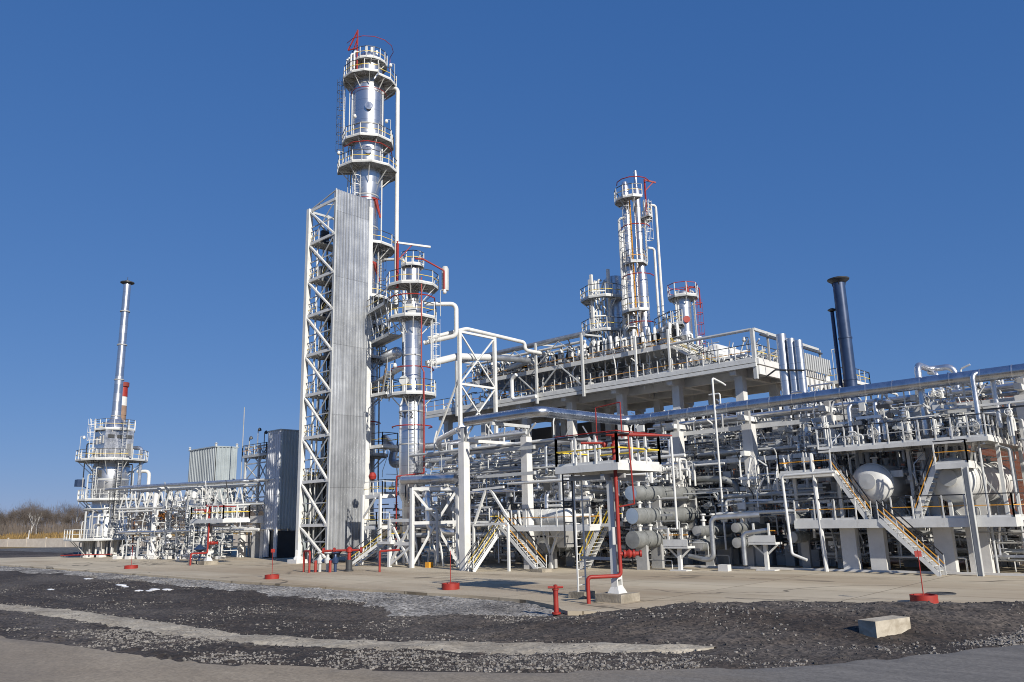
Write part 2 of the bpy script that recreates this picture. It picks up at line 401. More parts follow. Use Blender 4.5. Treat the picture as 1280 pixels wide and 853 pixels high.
# ------------------------------------------------------------------ ground materials
def ground_mat(name, c_lo, c_hi, scale, rough=.9, patch=None, patch_scale=.2, patch_amt=.6, bump=.6, stretch=(1, 1, 1), fine=None):
    m, nt, b = nt_new(name); L = nt.links.new
    g = ND(nt, 'ShaderNodeNewGeometry'); mp = ND(nt, 'ShaderNodeMapping'); mp.inputs['Scale'].default_value = stretch
    L(g.outputs['Position'], mp.inputs[0])
    n1 = ND(nt, 'ShaderNodeTexNoise', i_Scale=scale, i_Detail=10.0, i_Roughness=.72); L(mp.outputs[0], n1.inputs['Vector'])
    c = ramp(nt, n1.outputs[0], [(.3, c_lo), (.7, c_hi)])
    if patch:
        n2 = ND(nt, 'ShaderNodeTexNoise', i_Scale=patch_scale, i_Detail=7.0, i_Roughness=.6, i_Distortion=.6); L(mp.outputs[0], n2.inputs['Vector'])
        f = ramp(nt, n2.outputs[0], [(.46, (0,)*3), (.62, (patch_amt,)*3)])
        mx = ND(nt, 'ShaderNodeMix', data_type='RGBA'); L(f, mx.inputs[0]); L(c, mx.inputs[6]); mx.inputs[7].default_value = (*patch, 1); c = mx.outputs[2]
    if fine:
        v = ND(nt, 'ShaderNodeTexVoronoi', i_Scale=fine[0]); L(g.outputs['Position'], v.inputs['Vector'])
        sp = ND(nt, 'ShaderNodeSeparateColor'); L(v.outputs['Color'], sp.inputs[0])
        f = ramp(nt, sp.outputs[0], [(.0, (fine[1],)*3), (1, (fine[2],)*3)])
        mx = ND(nt, 'ShaderNodeMix', data_type='RGBA', blend_type='MULTIPLY'); mx.inputs[0].default_value = 1
        L(c, mx.inputs[6]); L(f, mx.inputs[7]); c = mx.outputs[2]
    L(c, b.inputs['Base Color']); b.inputs['Roughness'].default_value = rough
    if bump:
        bp = ND(nt, 'ShaderNodeBump', i_Strength=bump, i_Distance=.05)
        n3 = ND(nt, 'ShaderNodeTexNoise', i_Scale=scale*3, i_Detail=6.0); L(g.outputs['Position'], n3.inputs['Vector'])
        L(n3.outputs[0], bp.inputs['Height']); L(bp.outputs[0], b.inputs['Normal'])
    return m
M_SLAG = ground_mat('dark_slag', (.011, .008, .006), (.048, .036, .028), 1.8, patch=(.105, .09, .076), patch_scale=.16, patch_amt=.55, bump=1.0, stretch=(.45, 1, 1), fine=(13, .3, 1.9))
M_GRAV = ground_mat('grey_gravel', (.16, .15, .135), (.40, .38, .345), 3.5, patch=(.08, .072, .066), patch_scale=.35, patch_amt=.75, bump=1.0, stretch=(.8, 1, 1), fine=(11, .3, 1.7))
M_SAND = ground_mat('pale_sand', (.34, .295, .225), (.50, .45, .355), 1.6, patch=(.20, .17, .13), patch_scale=.6, patch_amt=.75, bump=.6, stretch=(.6, 1, 1), fine=(14, .7, 1.15))
M_ROAD = ground_mat('worn_road', (.23, .188, .135), (.325, .272, .2), .7, patch=(.165, .14, .11), patch_scale=.18, patch_amt=.6, bump=.25, stretch=(.35, 1, 1))
M_FIELD = ground_mat('dry_field', (.11, .075, .03), (.22, .16, .065), .06, patch=(.07, .07, .025), patch_scale=.02, patch_amt=.6, bump=0)
M_YARD = ground_mat('dark_yard_gravel', (.06, .06, .06), (.14, .14, .138), .6, patch=(.04, .038, .036), patch_scale=.12, patch_amt=.7, bump=.8, fine=(5, .5, 1.4))
def cracks(m, sc, wid, amt, sx=1.0):
    """thin wandering dark cracks and joints that belong to the slab itself"""
    nt = m.node_tree; L = nt.links.new; b = nt.nodes['Principled BSDF']; src = b.inputs['Base Color'].links[0].from_socket
    g = ND(nt, 'ShaderNodeNewGeometry'); mp = ND(nt, 'ShaderNodeMapping'); mp.inputs['Scale'].default_value = (sx, 1, 1); L(g.outputs['Position'], mp.inputs[0])
    n = ND(nt, 'ShaderNodeTexNoise', i_Scale=sc, i_Detail=5.0, i_Roughness=.55, i_Distortion=.8); L(mp.outputs[0], n.inputs['Vector'])
    s = ND(nt, 'ShaderNodeMath', operation='SUBTRACT'); L(n.outputs[0], s.inputs[0]); s.inputs[1].default_value = .5
    a = ND(nt, 'ShaderNodeMath', operation='ABSOLUTE'); L(s.outputs[0], a.inputs[0])
    k = ND(nt, 'ShaderNodeTexNoise', i_Scale=sc*.8, i_Detail=2.0); mp2 = ND(nt, 'ShaderNodeMapping'); mp2.inputs['Location'].default_value = (31, 7, 3); L(g.outputs['Position'], mp2.inputs[0]); L(mp2.outputs[0], k.inputs['Vector'])
    kk = ramp(nt, k.outputs[0], [(.48, (1,)*3), (.58, (amt,)*3)])
    f = ramp(nt, a.outputs[0], [(wid*.3, (0,)*3), (wid, (1,)*3)])
    mxk = ND(nt, 'ShaderNodeMath', operation='MAXIMUM'); L(f, mxk.inputs[0]); L(kk, mxk.inputs[1])
    mx = ND(nt, 'ShaderNodeMix', data_type='RGBA', blend_type='MULTIPLY'); mx.inputs[0].default_value = 1
    L(src, mx.inputs[6]); L(mxk.outputs[0], mx.inputs[7]); L(mx.outputs[2], b.inputs['Base Color'])
def road_side():
    nt = M_ROAD.node_tree; L = nt.links.new; b = nt.nodes['Principled BSDF']; src = b.inputs['Base Color'].links[0].from_socket
    g = ND(nt, 'ShaderNodeNewGeometry'); sp = ND(nt, 'ShaderNodeSeparateXYZ'); L(g.outputs['Position'], sp.inputs[0])
    n = ND(nt, 'ShaderNodeTexNoise', i_Scale=.5, i_Detail=8.0, i_Roughness=.7); mp = ND(nt, 'ShaderNodeMapping'); mp.inputs['Rotation'].default_value = (0, 0, -.9); mp.inputs['Scale'].default_value = (.25, 2.2, 1); L(g.outputs['Position'], mp.inputs[0]); L(mp.outputs[0], n.inputs['Vector'])
    ma = ND(nt, 'ShaderNodeMath', operation='MULTIPLY_ADD'); L(n.outputs[0], ma.inputs[0]); ma.inputs[1].default_value = 9; L(sp.outputs[0], ma.inputs[2])
    f = ramp(nt, ma.outputs[0], [(0, (0,)*3), (1, (1,)*3)]); mr = ND(nt, 'ShaderNodeMapRange', i_1=-10.5, i_2=-3.0); L(ma.outputs[0], mr.inputs[0])
    gr = ramp(nt, n.outputs[0], [(.3, (.105, .10, .094)), (.7, (.19, .178, .162))])
    mx = ND(nt, 'ShaderNodeMix', data_type='RGBA'); L(mr.outputs[0], mx.inputs[0]); L(src, mx.inputs[6]); L(gr, mx.inputs[7])
    v = ND(nt, 'ShaderNodeTexVoronoi', i_Scale=16); L(g.outputs['Position'], v.inputs['Vector']); sc_ = ND(nt, 'ShaderNodeSeparateColor'); L(v.outputs['Color'], sc_.inputs[0]); fr = ramp(nt, sc_.outputs[0], [(0, (.8,)*3), (1, (1.12,)*3)])
    m2 = ND(nt, 'ShaderNodeMix', data_type='RGBA', blend_type='MULTIPLY'); m2.inputs[0].default_value = 1; L(mx.outputs[2], m2.inputs[6]); L(fr, m2.inputs[7]); L(m2.outputs[2], b.inputs['Base Color'])
road_side()
def pad_mat():
    m = ground_mat('concrete_pad', (.43, .365, .26), (.56, .485, .355), .5, patch=(.32, .24, .15), patch_scale=.11, patch_amt=.7, bump=.12, stretch=(.3, 1, 1))
    nt = m.node_tree; L = nt.links.new; b = nt.nodes['Principled BSDF']; src = b.inputs['Base Color'].links[0].from_socket
    g = ND(nt, 'ShaderNodeNewGeometry')
    br = ND(nt, 'ShaderNodeTexBrick', offset=0.0, i_Scale=1.0); br.inputs['Color1'].default_value = (1, 1, 1, 1); br.inputs['Color2'].default_value = (.86, .86, .87, 1)
    br.inputs['Mortar'].default_value = (.38, .36, .34, 1); br.inputs['Mortar Size'].default_value = .03; br.inputs['Brick Width'].default_value = 6.0; br.inputs['Row Height'].default_value = 3.0
    L(g.outputs['Position'], br.inputs['Vector'])
    mx = ND(nt, 'ShaderNodeMix', data_type='RGBA', blend_type='MULTIPLY'); mx.inputs[0].default_value = 1
    L(src, mx.inputs[6]); L(br.outputs[0], mx.inputs[7]); L(mx.outputs[2], b.inputs['Base Color'])
    return m
M_PAD = pad_mat(); cracks(M_PAD, .12, .01, .4, .6)

# ------------------------------------------------------------------ ground sheets
def interp(tab, x):
    if x <= tab[0][0]: return tab[0][1]
    for (a, b), (c, d) in zip(tab, tab[1:]):
        if x <= c: return b+(d-b)*(x-a)/(c-a)
    return tab[-1][1]
PADF = [(-140, 21.5), (-90, 22.66), (-62, 23.24), (-44.2, 23.3), (-33.3, 23.8), (-25.3, 24.2), (-22.3, 24.0), (-20.1, 23.1), (-18.6, 21.9), (-17.0, 22.6), (-16.4, 25.4), (-14.5, 27.2), (-12.2, 28.4), (-9.4, 29.4), (-6.6, 30.6), (0, 33), (12, 37)]
SANDU = [(-80, 8.5), (-44.2, 11.25), (-37.8, 12.3), (-30, 12.75), (-24, 12.95), (-19.8, 14.3), (-15.9, 16.42), (-13.7, 17.9), (-10.9, 18.75)]
SANDL = [(-80, 7.4), (-41, 10.4), (-32.8, 11.0), (-26.3, 11.25), (-22.2, 11.8), (-18.4, 13.2), (-14.6, 15.1), (-12.3, 16.7), (-10.7, 18.7)]
ROADU = [(-120, 3.5), (-60, 6.2), (-30.7, 7.92), (-27.8, 8.46), (-25.5, 8.84), (-21.6, 9.26), (-19, 10.1), (-16.1, 11.55), (-12.9, 13.4), (-10.7, 15.1), (-8.24, 17.6), (-6.6, 20.3), (-5.2, 23.4), (-3.2, 27), (2, 33), (12, 39)]
def nz(x, y, s, k=0): return noise.noise(Vector((x*s, y*s, k*7.3)))
def gh(x, y):
    """height of the rough ground in front of the pad"""
    pf = interp(PADF, x); ru = interp(ROADU, x)
    h = -.14+.05*nz(x, y, .5)+.035*nz(x, y, 1.9, 1)+.02*nz(x, y, 5, 2)
    # spoil bank on the right, between pad and road
    if -19 < x < 2:
        w = max(.1, pf-ru); t = (y-ru)/w
        e = max(0, 1-abs(t-.68)/.42) if 0 < t < 1.15 else 0
        s = min(1, (x+19)/5)*min(1, max(0, (2-x)/6))
        h += s*.52*(e*e*(3-2*e))*(1+.28*nz(x, y, .8, 3)+.12*nz(x, y, 2.5, 4))
    # shallow dip of dark slag on the left
    if x < -19:
        su = interp(SANDU, x); t = (y-su)/max(1, pf-su)
        if 0 < t < 1: h -= .16*math.sin(PI*t)
    h += .055*(abs(nz(x, y, 2.3, 15))-.25)+.05*nz(x, y, 3.4, 16)*max(0, nz(x, y, .35, 17)+.35)
    if y < ru+.25: h = min(h, -.15)
    return h
def grid_sheet(name, xs, rows, hf, mat, label_kind='structure'):
    b = MB(); nx = len(xs); ny = len(rows(xs[0]))
    for x in xs:
        for (y, dz) in rows(x): b.v.append((x, y, hf(x, y)+dz))
    for i in range(nx-1):
        for j in range(ny-1): b.f.append((i*ny+j, (i+1)*ny+j, (i+1)*ny+j+1, i*ny+j+1)); b.mi.append(0)
    o = b.top(name, mat, kind='structure'); return o
def frange(a, b, st): n = round((b-a)/st); return [a+(b-a)*i/n for i in range(n+1)]
# far terrain: flat, rising gently beyond the wall
def far_h(x, y):
    d = math.hypot(x, y); return -.35+ (0 if d < 170 else min(2.6, (d-170)*.016))
far_b = MB(); NA = 96; rad = [0, 40, 90, 140, 170, 200, 240, 300, 400, 600, 1000, 1800, 3500]
for r_ in rad:
    for k in range(NA): t = 2*PI*k/NA; far_b.v.append((r_*math.cos(t), r_*math.sin(t), far_h(r_, 0)))
for i in range(len(rad)-1):
    for k in range(NA): far_b.f.append((i*NA+k, i*NA+(k+1) % NA, (i+1)*NA+(k+1) % NA, (i+1)*NA+k)); far_b.mi.append(0)
far_b.top('ground', M_FIELD, kind='structure')
# dark slag ground in front of and beside the pad
xs = frange(-175, -60, 1.2)+frange(-60, -32, .25)[1:]+frange(-32, 3, .13)[1:]+frange(3, 40, 2)[1:]
grid_sheet('dark_ground', xs, lambda x: [(2+(40-2)*j/270, 0) for j in range(271)], gh, M_SLAG)
bb = MB(); bb.prism([(-260, 15), (-218, 38), (-121, 65.5), (-118, 130), (-20, 130), (-20, 39.9), (-175, 39.9), (-175, 2.2), (-260, 2.2)], -.3, -.16); bb.top('gravel_yard', M_YARD, kind='structure')
# grey gravel strip along the pad's edge (ragged lower edge)
def grav_rows(x):
    pf = interp(PADF, x)-.35
    w = (2.1 if x > -40 else 1.5)+1.1*nz(x, 0, .25, 9)+.5*nz(x, 0, 1.1, 10)+(1.9*max(0, 1-abs(x+25)/6))
    if x > -21.5: w = max(.1, w*(1-(x+21.5)/3))
    w = max(.25, w); return [(pf-w+(w+.5)*j/12, .03-.05*(1 if j == 0 else 0)) for j in range(13)]
grid_sheet('gravel_strip', frange(-110, -18.8, .3), grav_rows, gh, M_GRAV)
# pale sand track
def sand_rows(x):
    a = interp(SANDL, x)+.12*nz(x, 1, 1.4, 5)+.06*nz(x, 1, 4, 6); c = interp(SANDU, x)+.16*nz(x, 2, 1.2, 7)+.08*nz(x, 2, 4, 8)
    if c < a+.05: c = a+.05
    return [(a+(c-a)*j/6, .035-(.06 if j in (0, 6) else 0)) for j in range(7)]
grid_sheet('sand_track', frange(-80, -10.9, .2), sand_rows, gh, M_SAND)
# road
def road_rows(x):
    u = interp(ROADU, x)+.14*nz(x, 3, .9, 11)+.06*nz(x, 3, 4, 12); lo = min(-12, u-30)
    return [(u+(lo-u)*(j/16)**1.6, .0) for j in range(17)]
grid_sheet('road', frange(-120, 12, .25), road_rows, lambda x, y: -.105+.012*nz(x, y, .7, 13)-(.06 if y > interp(ROADU, x)-.02 else 0), M_ROAD)
# concrete pad, a real slab
front = []
for x in frange(-140, 12, .5): front.append((x, interp(PADF, x)+.03*nz(x, 0, 1.7, 14)))
pad = MB(); pad.prism(front+[(12, 95), (-118, 95), (-112, 45), (-104, 35.5), (-112, 28.4), (-140, 25.5)], -.25, 0.0)
pad.top('concrete_pad', M_PAD, kind='structure')
kb = MB(); kb.box(-29.5, -5, 43.35, 43.55, -.05, .10); kb.top('kerb', WC, kind='structure')

# loose stones lying on the rough ground (uncountable)
def stones(name, n, mat, fx, smin, smax, seed):
    rg = random.Random(seed); b = MB(); ico = [(0, 0, 1), (.89, 0, .45), (.28, .85, .45), (-.72, .53, .45), (-.72, -.53, .45), (.28, -.85, .45)]
    for _ in range(n):
        x, y = fx(rg); s = smin+(smax-smin)*rg.random()**3.2; z = gh(x, y)+s*.1; t = rg.random()*6.28; ct, st = math.cos(t), math.sin(t)
        k = [rg.uniform(.6, 1.2) for _ in ico]; e = rg.uniform(.6, 1); hz = rg.uniform(.45, .9)
        vs_ = [(x+(q[0]*ct*e-q[1]*st)*s*k[i], y+(q[0]*st*e+q[1]*ct)*s*k[i], z+q[2]*s*k[i]*hz) for i, q in enumerate(ico)]
        vs_ += [(x+(q[0]*ct*e-q[1]*st)*s*.9, y+(q[0]*st*e+q[1]*ct)*s*.9, z-s*.4) for q in ico[1:]]
        b.add(vs_, [(0, 1, 2), (0, 2, 3), (0, 3, 4), (0, 4, 5), (0, 5, 1), (1, 6, 7, 2), (2, 7, 8, 3), (3, 8, 9, 4), (4, 9, 10, 5), (5, 10, 6, 1)])
    return b.top(name, mat, kind='stuff')
M_ST1 = paint('pale_stone', (.22, .205, .185), .85, var=.6, scale=5)
M_ST2 = paint('dark_stone', (.07, .064, .06), .85, var=.5, scale=6)
def fx_low(rg):     # band between the sand track and the road
    x = -5-45*rg.random()**1.5
    a = interp(ROADU, x); c = interp(SANDL, x) if x < -11 else a+1.5+2.0*rg.random()
    y = a+.05+(c-a)*rg.random()**(1.0 if x > -26 else .55)
    if nz(x, y, .35, 24)+.4*nz(x, y, 1.4, 25) < -.15+.35*rg.random()+(.25 if x < -27 else 0): return fx_low(rg)
    return x, y
def fx_mid(rg):     # whole rough band
    while True:
        x = -60*rg.random()**1.3; a = interp(SANDU, x) if x < -11 else interp(ROADU, x); c = interp(PADF, x); y = a+(c-a)*rg.random()
        if nz(x, y, .3, 21)+.25*nz(x, y, 1.3, 22) > .12+.25*rg.random(): return x, y
def fx_grav(rg):
    x = -19-45*rg.random(); c = interp(PADF, x)-.4; return x, c-(2.6 if x > -33 else 1.4)*rg.random()**1.4
def fx_any(rg):
    x = -1-70*rg.random()**1.3; a = interp(ROADU, x); c = interp(PADF, x); return x, a+(c-a)*rg.random()
tag(stones('loose_pale_stones', 9000, M_ST1, fx_low, .012, .06, 1), 'pale broken stones strewn along the edge of the road', 'stones', kind='stuff')
tag(stones('loose_grey_stones', 5000, M_ST1, fx_mid, .012, .06, 2), 'small grey stones scattered over the dark slag', 'stones', kind='stuff')
tag(stones('gravel_stones', 9000, M_ST1, fx_grav, .02, .07, 3), 'grey gravel heaped along the front edge of the concrete pad', 'gravel', kind='stuff')
def fx_sand(rg):
    x = -11-35*rg.random(); a = interp(SANDL, x); c = interp(SANDU, x); return x, a-.15+(c-a+.3)*rg.random()
_gh = gh
gh = lambda x, y: _gh(x, y)+.03
tag(stones('sand_stones', 1500, M_ST1, fx_sand, .01, .045, 6), 'small pale stones lying on the sand track', 'stones', kind='stuff')
gh = _gh
tag(stones('slag_lumps', 10000, M_ST2, fx_any, .015, .065, 4), 'dark slag lumps covering the rough ground', 'slag', kind='stuff')
# flat slabs of pale rubble / old snow lying on the dark slag at left
for i, (x, y, w, d) in enumerate(((-52.5, 19.8, .8, .2), (-51.2, 19.6, .5, .15), (-46.8, 19.5, .6, .3), (-45.9, 19.8, .5, .25), (-47.4, 18.9, .4, .2), (-60.5, 20.6, .8, .2), (-53.6, 16.2, .6, .15), (-46.3, 19.0, .4, .12))):
    rg = random.Random(50+i); b = MB(); n = 14
    ring = [(x+w*math.cos(2*PI*k/n)*rg.uniform(.6, 1.15), y+d*math.sin(2*PI*k/n)*rg.uniform(.5, 1.2)) for k in range(n)]
    zc = gh(x, y); b.v = [(x, y, zc+.07)]+[(px, py, zc+.03) for px, py in ring]+[(px*1.0, py, zc-.12) for px, py in ring]
    b.f = [(0, 1+k, 1+(k+1) % n) for k in range(n)]+[(1+k, 1+n+k, 1+n+(k+1) % n, 1+(k+1) % n) for k in range(n)]; b.mi = [0]*len(b.f)
    b.top('snow_patch', paint('old_snow', (.78, .78, .77), .7, var=.08) if i == 0 else MATS['old_snow'], 'thin white patch of old snow left on the dark slag', 'snow patch', 'snow patches on the slag', )
# ------------------------------------------------------------------ far left: wall, field, woods, distant chimney
def along(p, q, t): return (p[0]+(q[0]-p[0])*t, p[1]+(q[1]-p[1])*t)
WALLM = ground_mat('precast_concrete', (.42, .37, .31), (.54, .49, .42), 1.2, patch=(.34, .29, .24), patch_scale=.5, patch_amt=.4, bump=.1)
w0, w1 = (-215, 39), (-120, 66); dv = Vector((w1[0]-w0[0], w1[1]-w0[1], 0)); LW = dv.length; dv.normalize(); nv = Vector((dv.y, -dv.x, 0))
wall = thing('concrete_wall', 'long low wall of pale precast concrete panels in front of the dry field', 'wall', (*along(w0, w1, .5), -.3))
npan = 16
for i in range(npan):
    a = Vector((*along(w0, w1, i/npan), -.3)); c = Vector((*along(w0, w1, (i+1)/npan), -.3))
    b = MB(); b.bar(a+dv*.06+Vector((0, 0, .95)), c-dv*.06+Vector((0, 0, .95)), .14, 1.7); b.part('panel', WALLM, wall)
    b = MB(); b.bar(a+Vector((0, 0, -.1)), a+Vector((0, 0, 2.05)), .22, .24, nv); b.part('post', WALLM, wall)
for i, t in enumerate((.16, .28, .40, .53)):
    p = along(w0, w1, t); b = MB(); b.tube((p[0]+nv.x*-6, p[1]-nv.y*6, -.3), (p[0]-nv.x*6, p[1]-nv.y*6, 3.1), .09, 6)
    b.top('marker_post', WC, 'short pale post standing behind the precast concrete wall', 'post', 'posts behind the concrete wall')
# tall dry grass behind the wall
rg = random.Random(5); b = MB()
for _ in range(32000):
    d = 172+230*rg.random()**1.2; t = math.radians(rg.uniform(150, 172)); x, y = d*math.cos(t), d*math.sin(t); z = far_h(d, 0)
    if (x-w0[0])*nv.x+(y-w0[1])*nv.y > -2: continue
    h = rg.uniform(.5, 1.5)*(1+.6*nz(x, y, .03, 30)); w = rg.uniform(.12, .4); c = rg.random()*3.14; dx, dy = math.cos(c)*w, math.sin(c)*w
    b.add([(x-dx, y-dy, z), (x+dx, y+dy, z), (x+rg.uniform(-.3, .3), y+rg.uniform(-.3, .3), z+h)], [(0, 1, 2)])
b.top('dry_grass', paint('dry_grass_blades', (.24, .155, .055), .9, var=.5, scale=.08), 'tall dry brown grass growing behind the concrete wall', 'grass', kind='stuff')
# bare woods along the horizon: each tree is a trunk with forked limbs and a haze of twigs
def bare_tree_mesh(seed, h, mats, spread=.22, leaf=0):
    rg = random.Random(seed); tr = MB(); tw = MB()
    def limb(p, d, L, r, lev):
        q = p+d*L
        tr.path([p, p.lerp(q, .5)+Vector((rg.uniform(-.1, .1), rg.uniform(-.1, .1), 0))*L*.3, q], r, 5, 0, False, [r, r*.8, r*.55])
        if lev == 0: return
        for k in range(rg.randint(3, 4)):
            s = p.lerp(q, rg.uniform(.45, 1.0)); a = rg.random()*6.28; t = rg.uniform(.35, .8)
            nd = (d*math.cos(t)+Vector((math.cos(a), math.sin(a), .25))*math.sin(t)).normalized()
            limb(s, nd, L*rg.uniform(.45, .68), r*.5, lev-1)
            for _ in range(26 if not leaf else leaf):
                e = s+nd*L*rg.uniform(.1, .9)+Vector((rg.gauss(0, 1), rg.gauss(0, 1), rg.gauss(0, .8)))*L*.28
                if leaf:
                    w = rg.uniform(.1, .3); u = Vector((rg.gauss(0, 1), rg.gauss(0, 1), rg.gauss(0, 1))).normalized()*w; v = Vector((rg.gauss(0, 1), rg.gauss(0, 1), rg.gauss(0, 1))).normalized()*w
                    tw.add([tuple(e-u), tuple(e+v), tuple(e+u), tuple(e-v)], [(0, 1, 2, 3)])
                else:
                    g = (nd+Vector((rg.gauss(0, .5), rg.gauss(0, .5), rg.uniform(.2, .9)))).normalized()*L*rg.uniform(.25, .6); w = Vector((-g.y, g.x, 0)).normalized()*.022
                    tw.add([tuple(e-w), tuple(e+w), tuple(e+g)], [(0, 1, 2)])
    limb(Vector((0, 0, -.2)), Vector((rg.uniform(-.05, .05), rg.uniform(-.05, .05), 1)).normalized(), h*.55, h*.016, 3)
    return tr.mesh('trunk', mats[0], (0, 0, 0)), tw.mesh('crown', mats[1], (0, 0, 0))
VAR = [bare_tree_mesh(100+i, 9.5+i*.5, (WOODY, TWIG)) for i in range(5)]
BIR = [bare_tree_mesh(200+i, 10.5, (BIRCH, TWIG)) for i in range(2)]
rg = random.Random(11)
def put_tree(x, y, z, pair, s, lab, grp, cat='tree', nm='bare_tree'):
    t = thing(nm, lab, cat, (x, y, z), grp); rz = rg.random()*6.28
    for n_, me in zip(('trunk', 'crown'), pair):
        o = put_mesh(n_, me, t, (0, 0, 0), (0, 0, rz)); o.scale = (s*1.05, s*1.05, s)
    return t
k = 0
for row, d0 in enumerate((285, 300, 318, 336)):
    for i in range(44):
        t = math.radians(149.5+21.5*(i+rg.uniform(-.3, .3)+.5*(row % 2))/44); d = d0+rg.uniform(-6, 6)
        put_tree(d*math.cos(t), d*math.sin(t), far_h(d, 0), VAR[k % 5], rg.uniform(.55, .86)*(1.0+.14*nz(i*.4, row, 1, 40)), 'grey leafless tree in the wood along the horizon', 'leafless trees of the wood on the horizon'); k += 1
for (px_t, d, s) in ((164.5, 262, .84), (164.22, 266, .88)):
    t = math.radians(px_t); x, y = d*math.cos(t), d*math.sin(t)
    tb = put_tree(x, y, far_h(d, 0), BIR[k % 2], s*.85, 'white-barked birch in front of the grey wood, leaning slightly', 'pale birches at the edge of the wood', nm='birch_tree'); k += 1
    for o in tb.children: o.scale = (.5, .5, s*.85)
AUTM = bare_tree_mesh(321, 7.5, (WOODY, AUT), leaf=60)
t = put_tree(-238, 101, 1.2, AUTM, .95, 'rust-brown leafy tree seen between the white portals of the low pipe bridge', 'tree', nm='autumn_tree'); del t['group']
b = MB(); rg2 = random.Random(17)
for _ in range(15000):
    d = rg2.uniform(272, 345); t = math.radians(rg2.uniform(149, 172)); x, y = d*math.cos(t), d*math.sin(t); z = far_h(d, 0)
    h = rg2.uniform(1.5, 4.8)*(.75+.5*nz(x, y, .05, 31)+.25); w = rg2.uniform(.03, .09); dx, dy = -math.sin(t)*w, math.cos(t)*w; l = rg2.uniform(-.5, .5)
    b.add([(x-dx, y-dy, z-.2), (x+dx, y+dy, z-.2), (x+l, y+l*.3, z+h)], [(0, 1, 2)])
b.top('thicket', TWIG, 'grey-brown undergrowth of bare saplings filling the wood on the horizon', 'undergrowth', kind='stuff')
# distant brick chimney with red and white bands, behind the furnace
cx, cy = -250.9, 90.5
ch = thing('striped_chimney', 'distant tall brick chimney with red and white bands behind the furnace stack', 'chimney', (cx, cy, 0))
BRK = paint('old_brick', (.26, .17, .12), .9, var=.2, scale=.6)
b = MB(); b.lathe((cx, cy, 0), [(2.1, 0), (1.5, 36.5)], 24); b.part('shaft', BRK, ch)
for z0, z1, mt in ((36.5, 39.4, BRK), (39.4, 42.2, WC), (42.2, 45.2, RD)):
    b = MB(); r0 = 1.5-.02*(z0-36.5); b.lathe((cx, cy, 0), [(r0, z0), (r0+.12, z0), (r0, z1), (.2, z1)], 24); b.part('band', mt, ch)
b = MB(); b.lathe((cx, cy, 0), [(1.3, 45.2), (1.75, 45.3), (1.75, 46.6), (1.2, 46.6), (1.2, 45.4)], 24); b.part('cap', paint('dark_red_brick', (.22, .04, .03), .8), ch)
U = (rt0.x, rt0.y)           # horizontal unit vector towards the photograph's right
def off(c, s, d=0): return (c[0]+U[0]*s-U[1]*d, c[1]+U[1]*s+U[0]*d)   # s metres right, d metres away
RL = (WH, DK, YL); RW = (WH, WH, YL); RG = (LG, DK, OR)

# ------------------------------------------------------------------ tall column
c1 = (-58.4, 41.9)
T = thing('distillation_column', 'tallest silver column, ringed by white platforms, with a red davit on its top', 'column', (*c1, 0))
b = MB(); b.lathe((*c1, 0), [(1.35, 0), (1.35, 3), (1.05, 3.6), (1.05, 33.6), (1.5, 35.4), (1.5, 45.9), (1.54, 45.9), (1.54, 46.1), (1.28, 46.3), (1.28, 47.9), (1.2, 48.2), (.8, 48.6), (0, 48.8)], 40); b.part('shell', AL, T)
for z in (33.4, 40.5, 44.8, 30.2, 26.5):
    r = 1.06 if z < 34 else 1.51; b = MB(); b.lathe((*c1, z), [(r, 0), (r+.03, 0), (r+.03, .12), (r, .12)], 40); b.part('strap', GP, T)
ang0 = math.degrees(math.atan2(U[1], U[0]))      # direction of camera right
ring_platform(T, c1, 47.5, 1.28, 1.75, 0, 360, 16, RL, 6, gap=.8)
# upper working platform in two halves with a step between them
ring_platform(T, c1, 45.6, 1.5, 2.55, ang0+150, ang0+300, 5, RL, 4)
ring_platform(T, c1, 45.2, 1.5, 2.7, ang0-60, ang0+60, 4, RL, 4)
rp = off(c1, 1.6)
ring_platform(T, c1, 38.9, 1.5, 2.5, ang0-175, ang0+60, 6, RL, 5)
ring_platform(T, c1, 36.0, 1.4, 2.9, ang0-180, ang0+70, 7, RL, 6)
for z, ro, a0, a1 in ((28.2, 2.7, -110, 70), (23.2, 2.3, -110, 60), (20.6, 2.3, -110, 60), (17.6, 2.0, -120, 60), (14.6, 2.2, -120, 70), (8.9, 2.2, -120, 70)):
    ring_platform(T, c1, z, 1.05, ro, ang0+a0, ang0+a1, 6, RL, 5)
# landings that show to the right of the sheeted shaft
for z, x1 in ((13.7, -52.6), (9.3, -53.0), (5.4, -52.6), (3.1, -52.9)):
    rect_platform(T, -54.7, x1, 39.95, 41.6, z, 'sen', RL)
# caged ladders
q = off(c1, -2.35, -.3); ladder(T, (*q, 36.0), 45.9, (-U[0], -U[1], 0), cage=True, mats=(WH, DK))
q = off(c1, -.75, -1.15); ladder(T, (*q, 28.3), 36, (U[1], -U[0], 0), cage=True)
q = off(c1, 1.3, -.8); ladder(T, (*q, 14.7), 28.2, (U[0], U[1], 0), cage=True, mats=(WH, DK))
# clean overhead line down the right side
p = off(c1, 2.85); b = MB(); e = off(c1, 1.3)
b.path([(*e, 45.0), (*p, 45.0), (*p, 21.6), (*off(c1, 3.4, .6), 21.6)], .2, 12); b.part('overhead_pipe', WH, T)
q = off(c1, 3.55); b = MB(); b.path([(*off(c1, 1.0, .2), 27.2), (*q, 27.2), (*q, 10)], .13, 10); b.part('reflux_pipe', LG, T)
for s, r in ((-1.55, .07), (-1.8, .05), (1.45, .07)):
    q = off(c1, s, -.4); b = MB(); b.path([(*q, 44.8), (*q, 6)], r, 8); b.part('drain_line', LG, T)
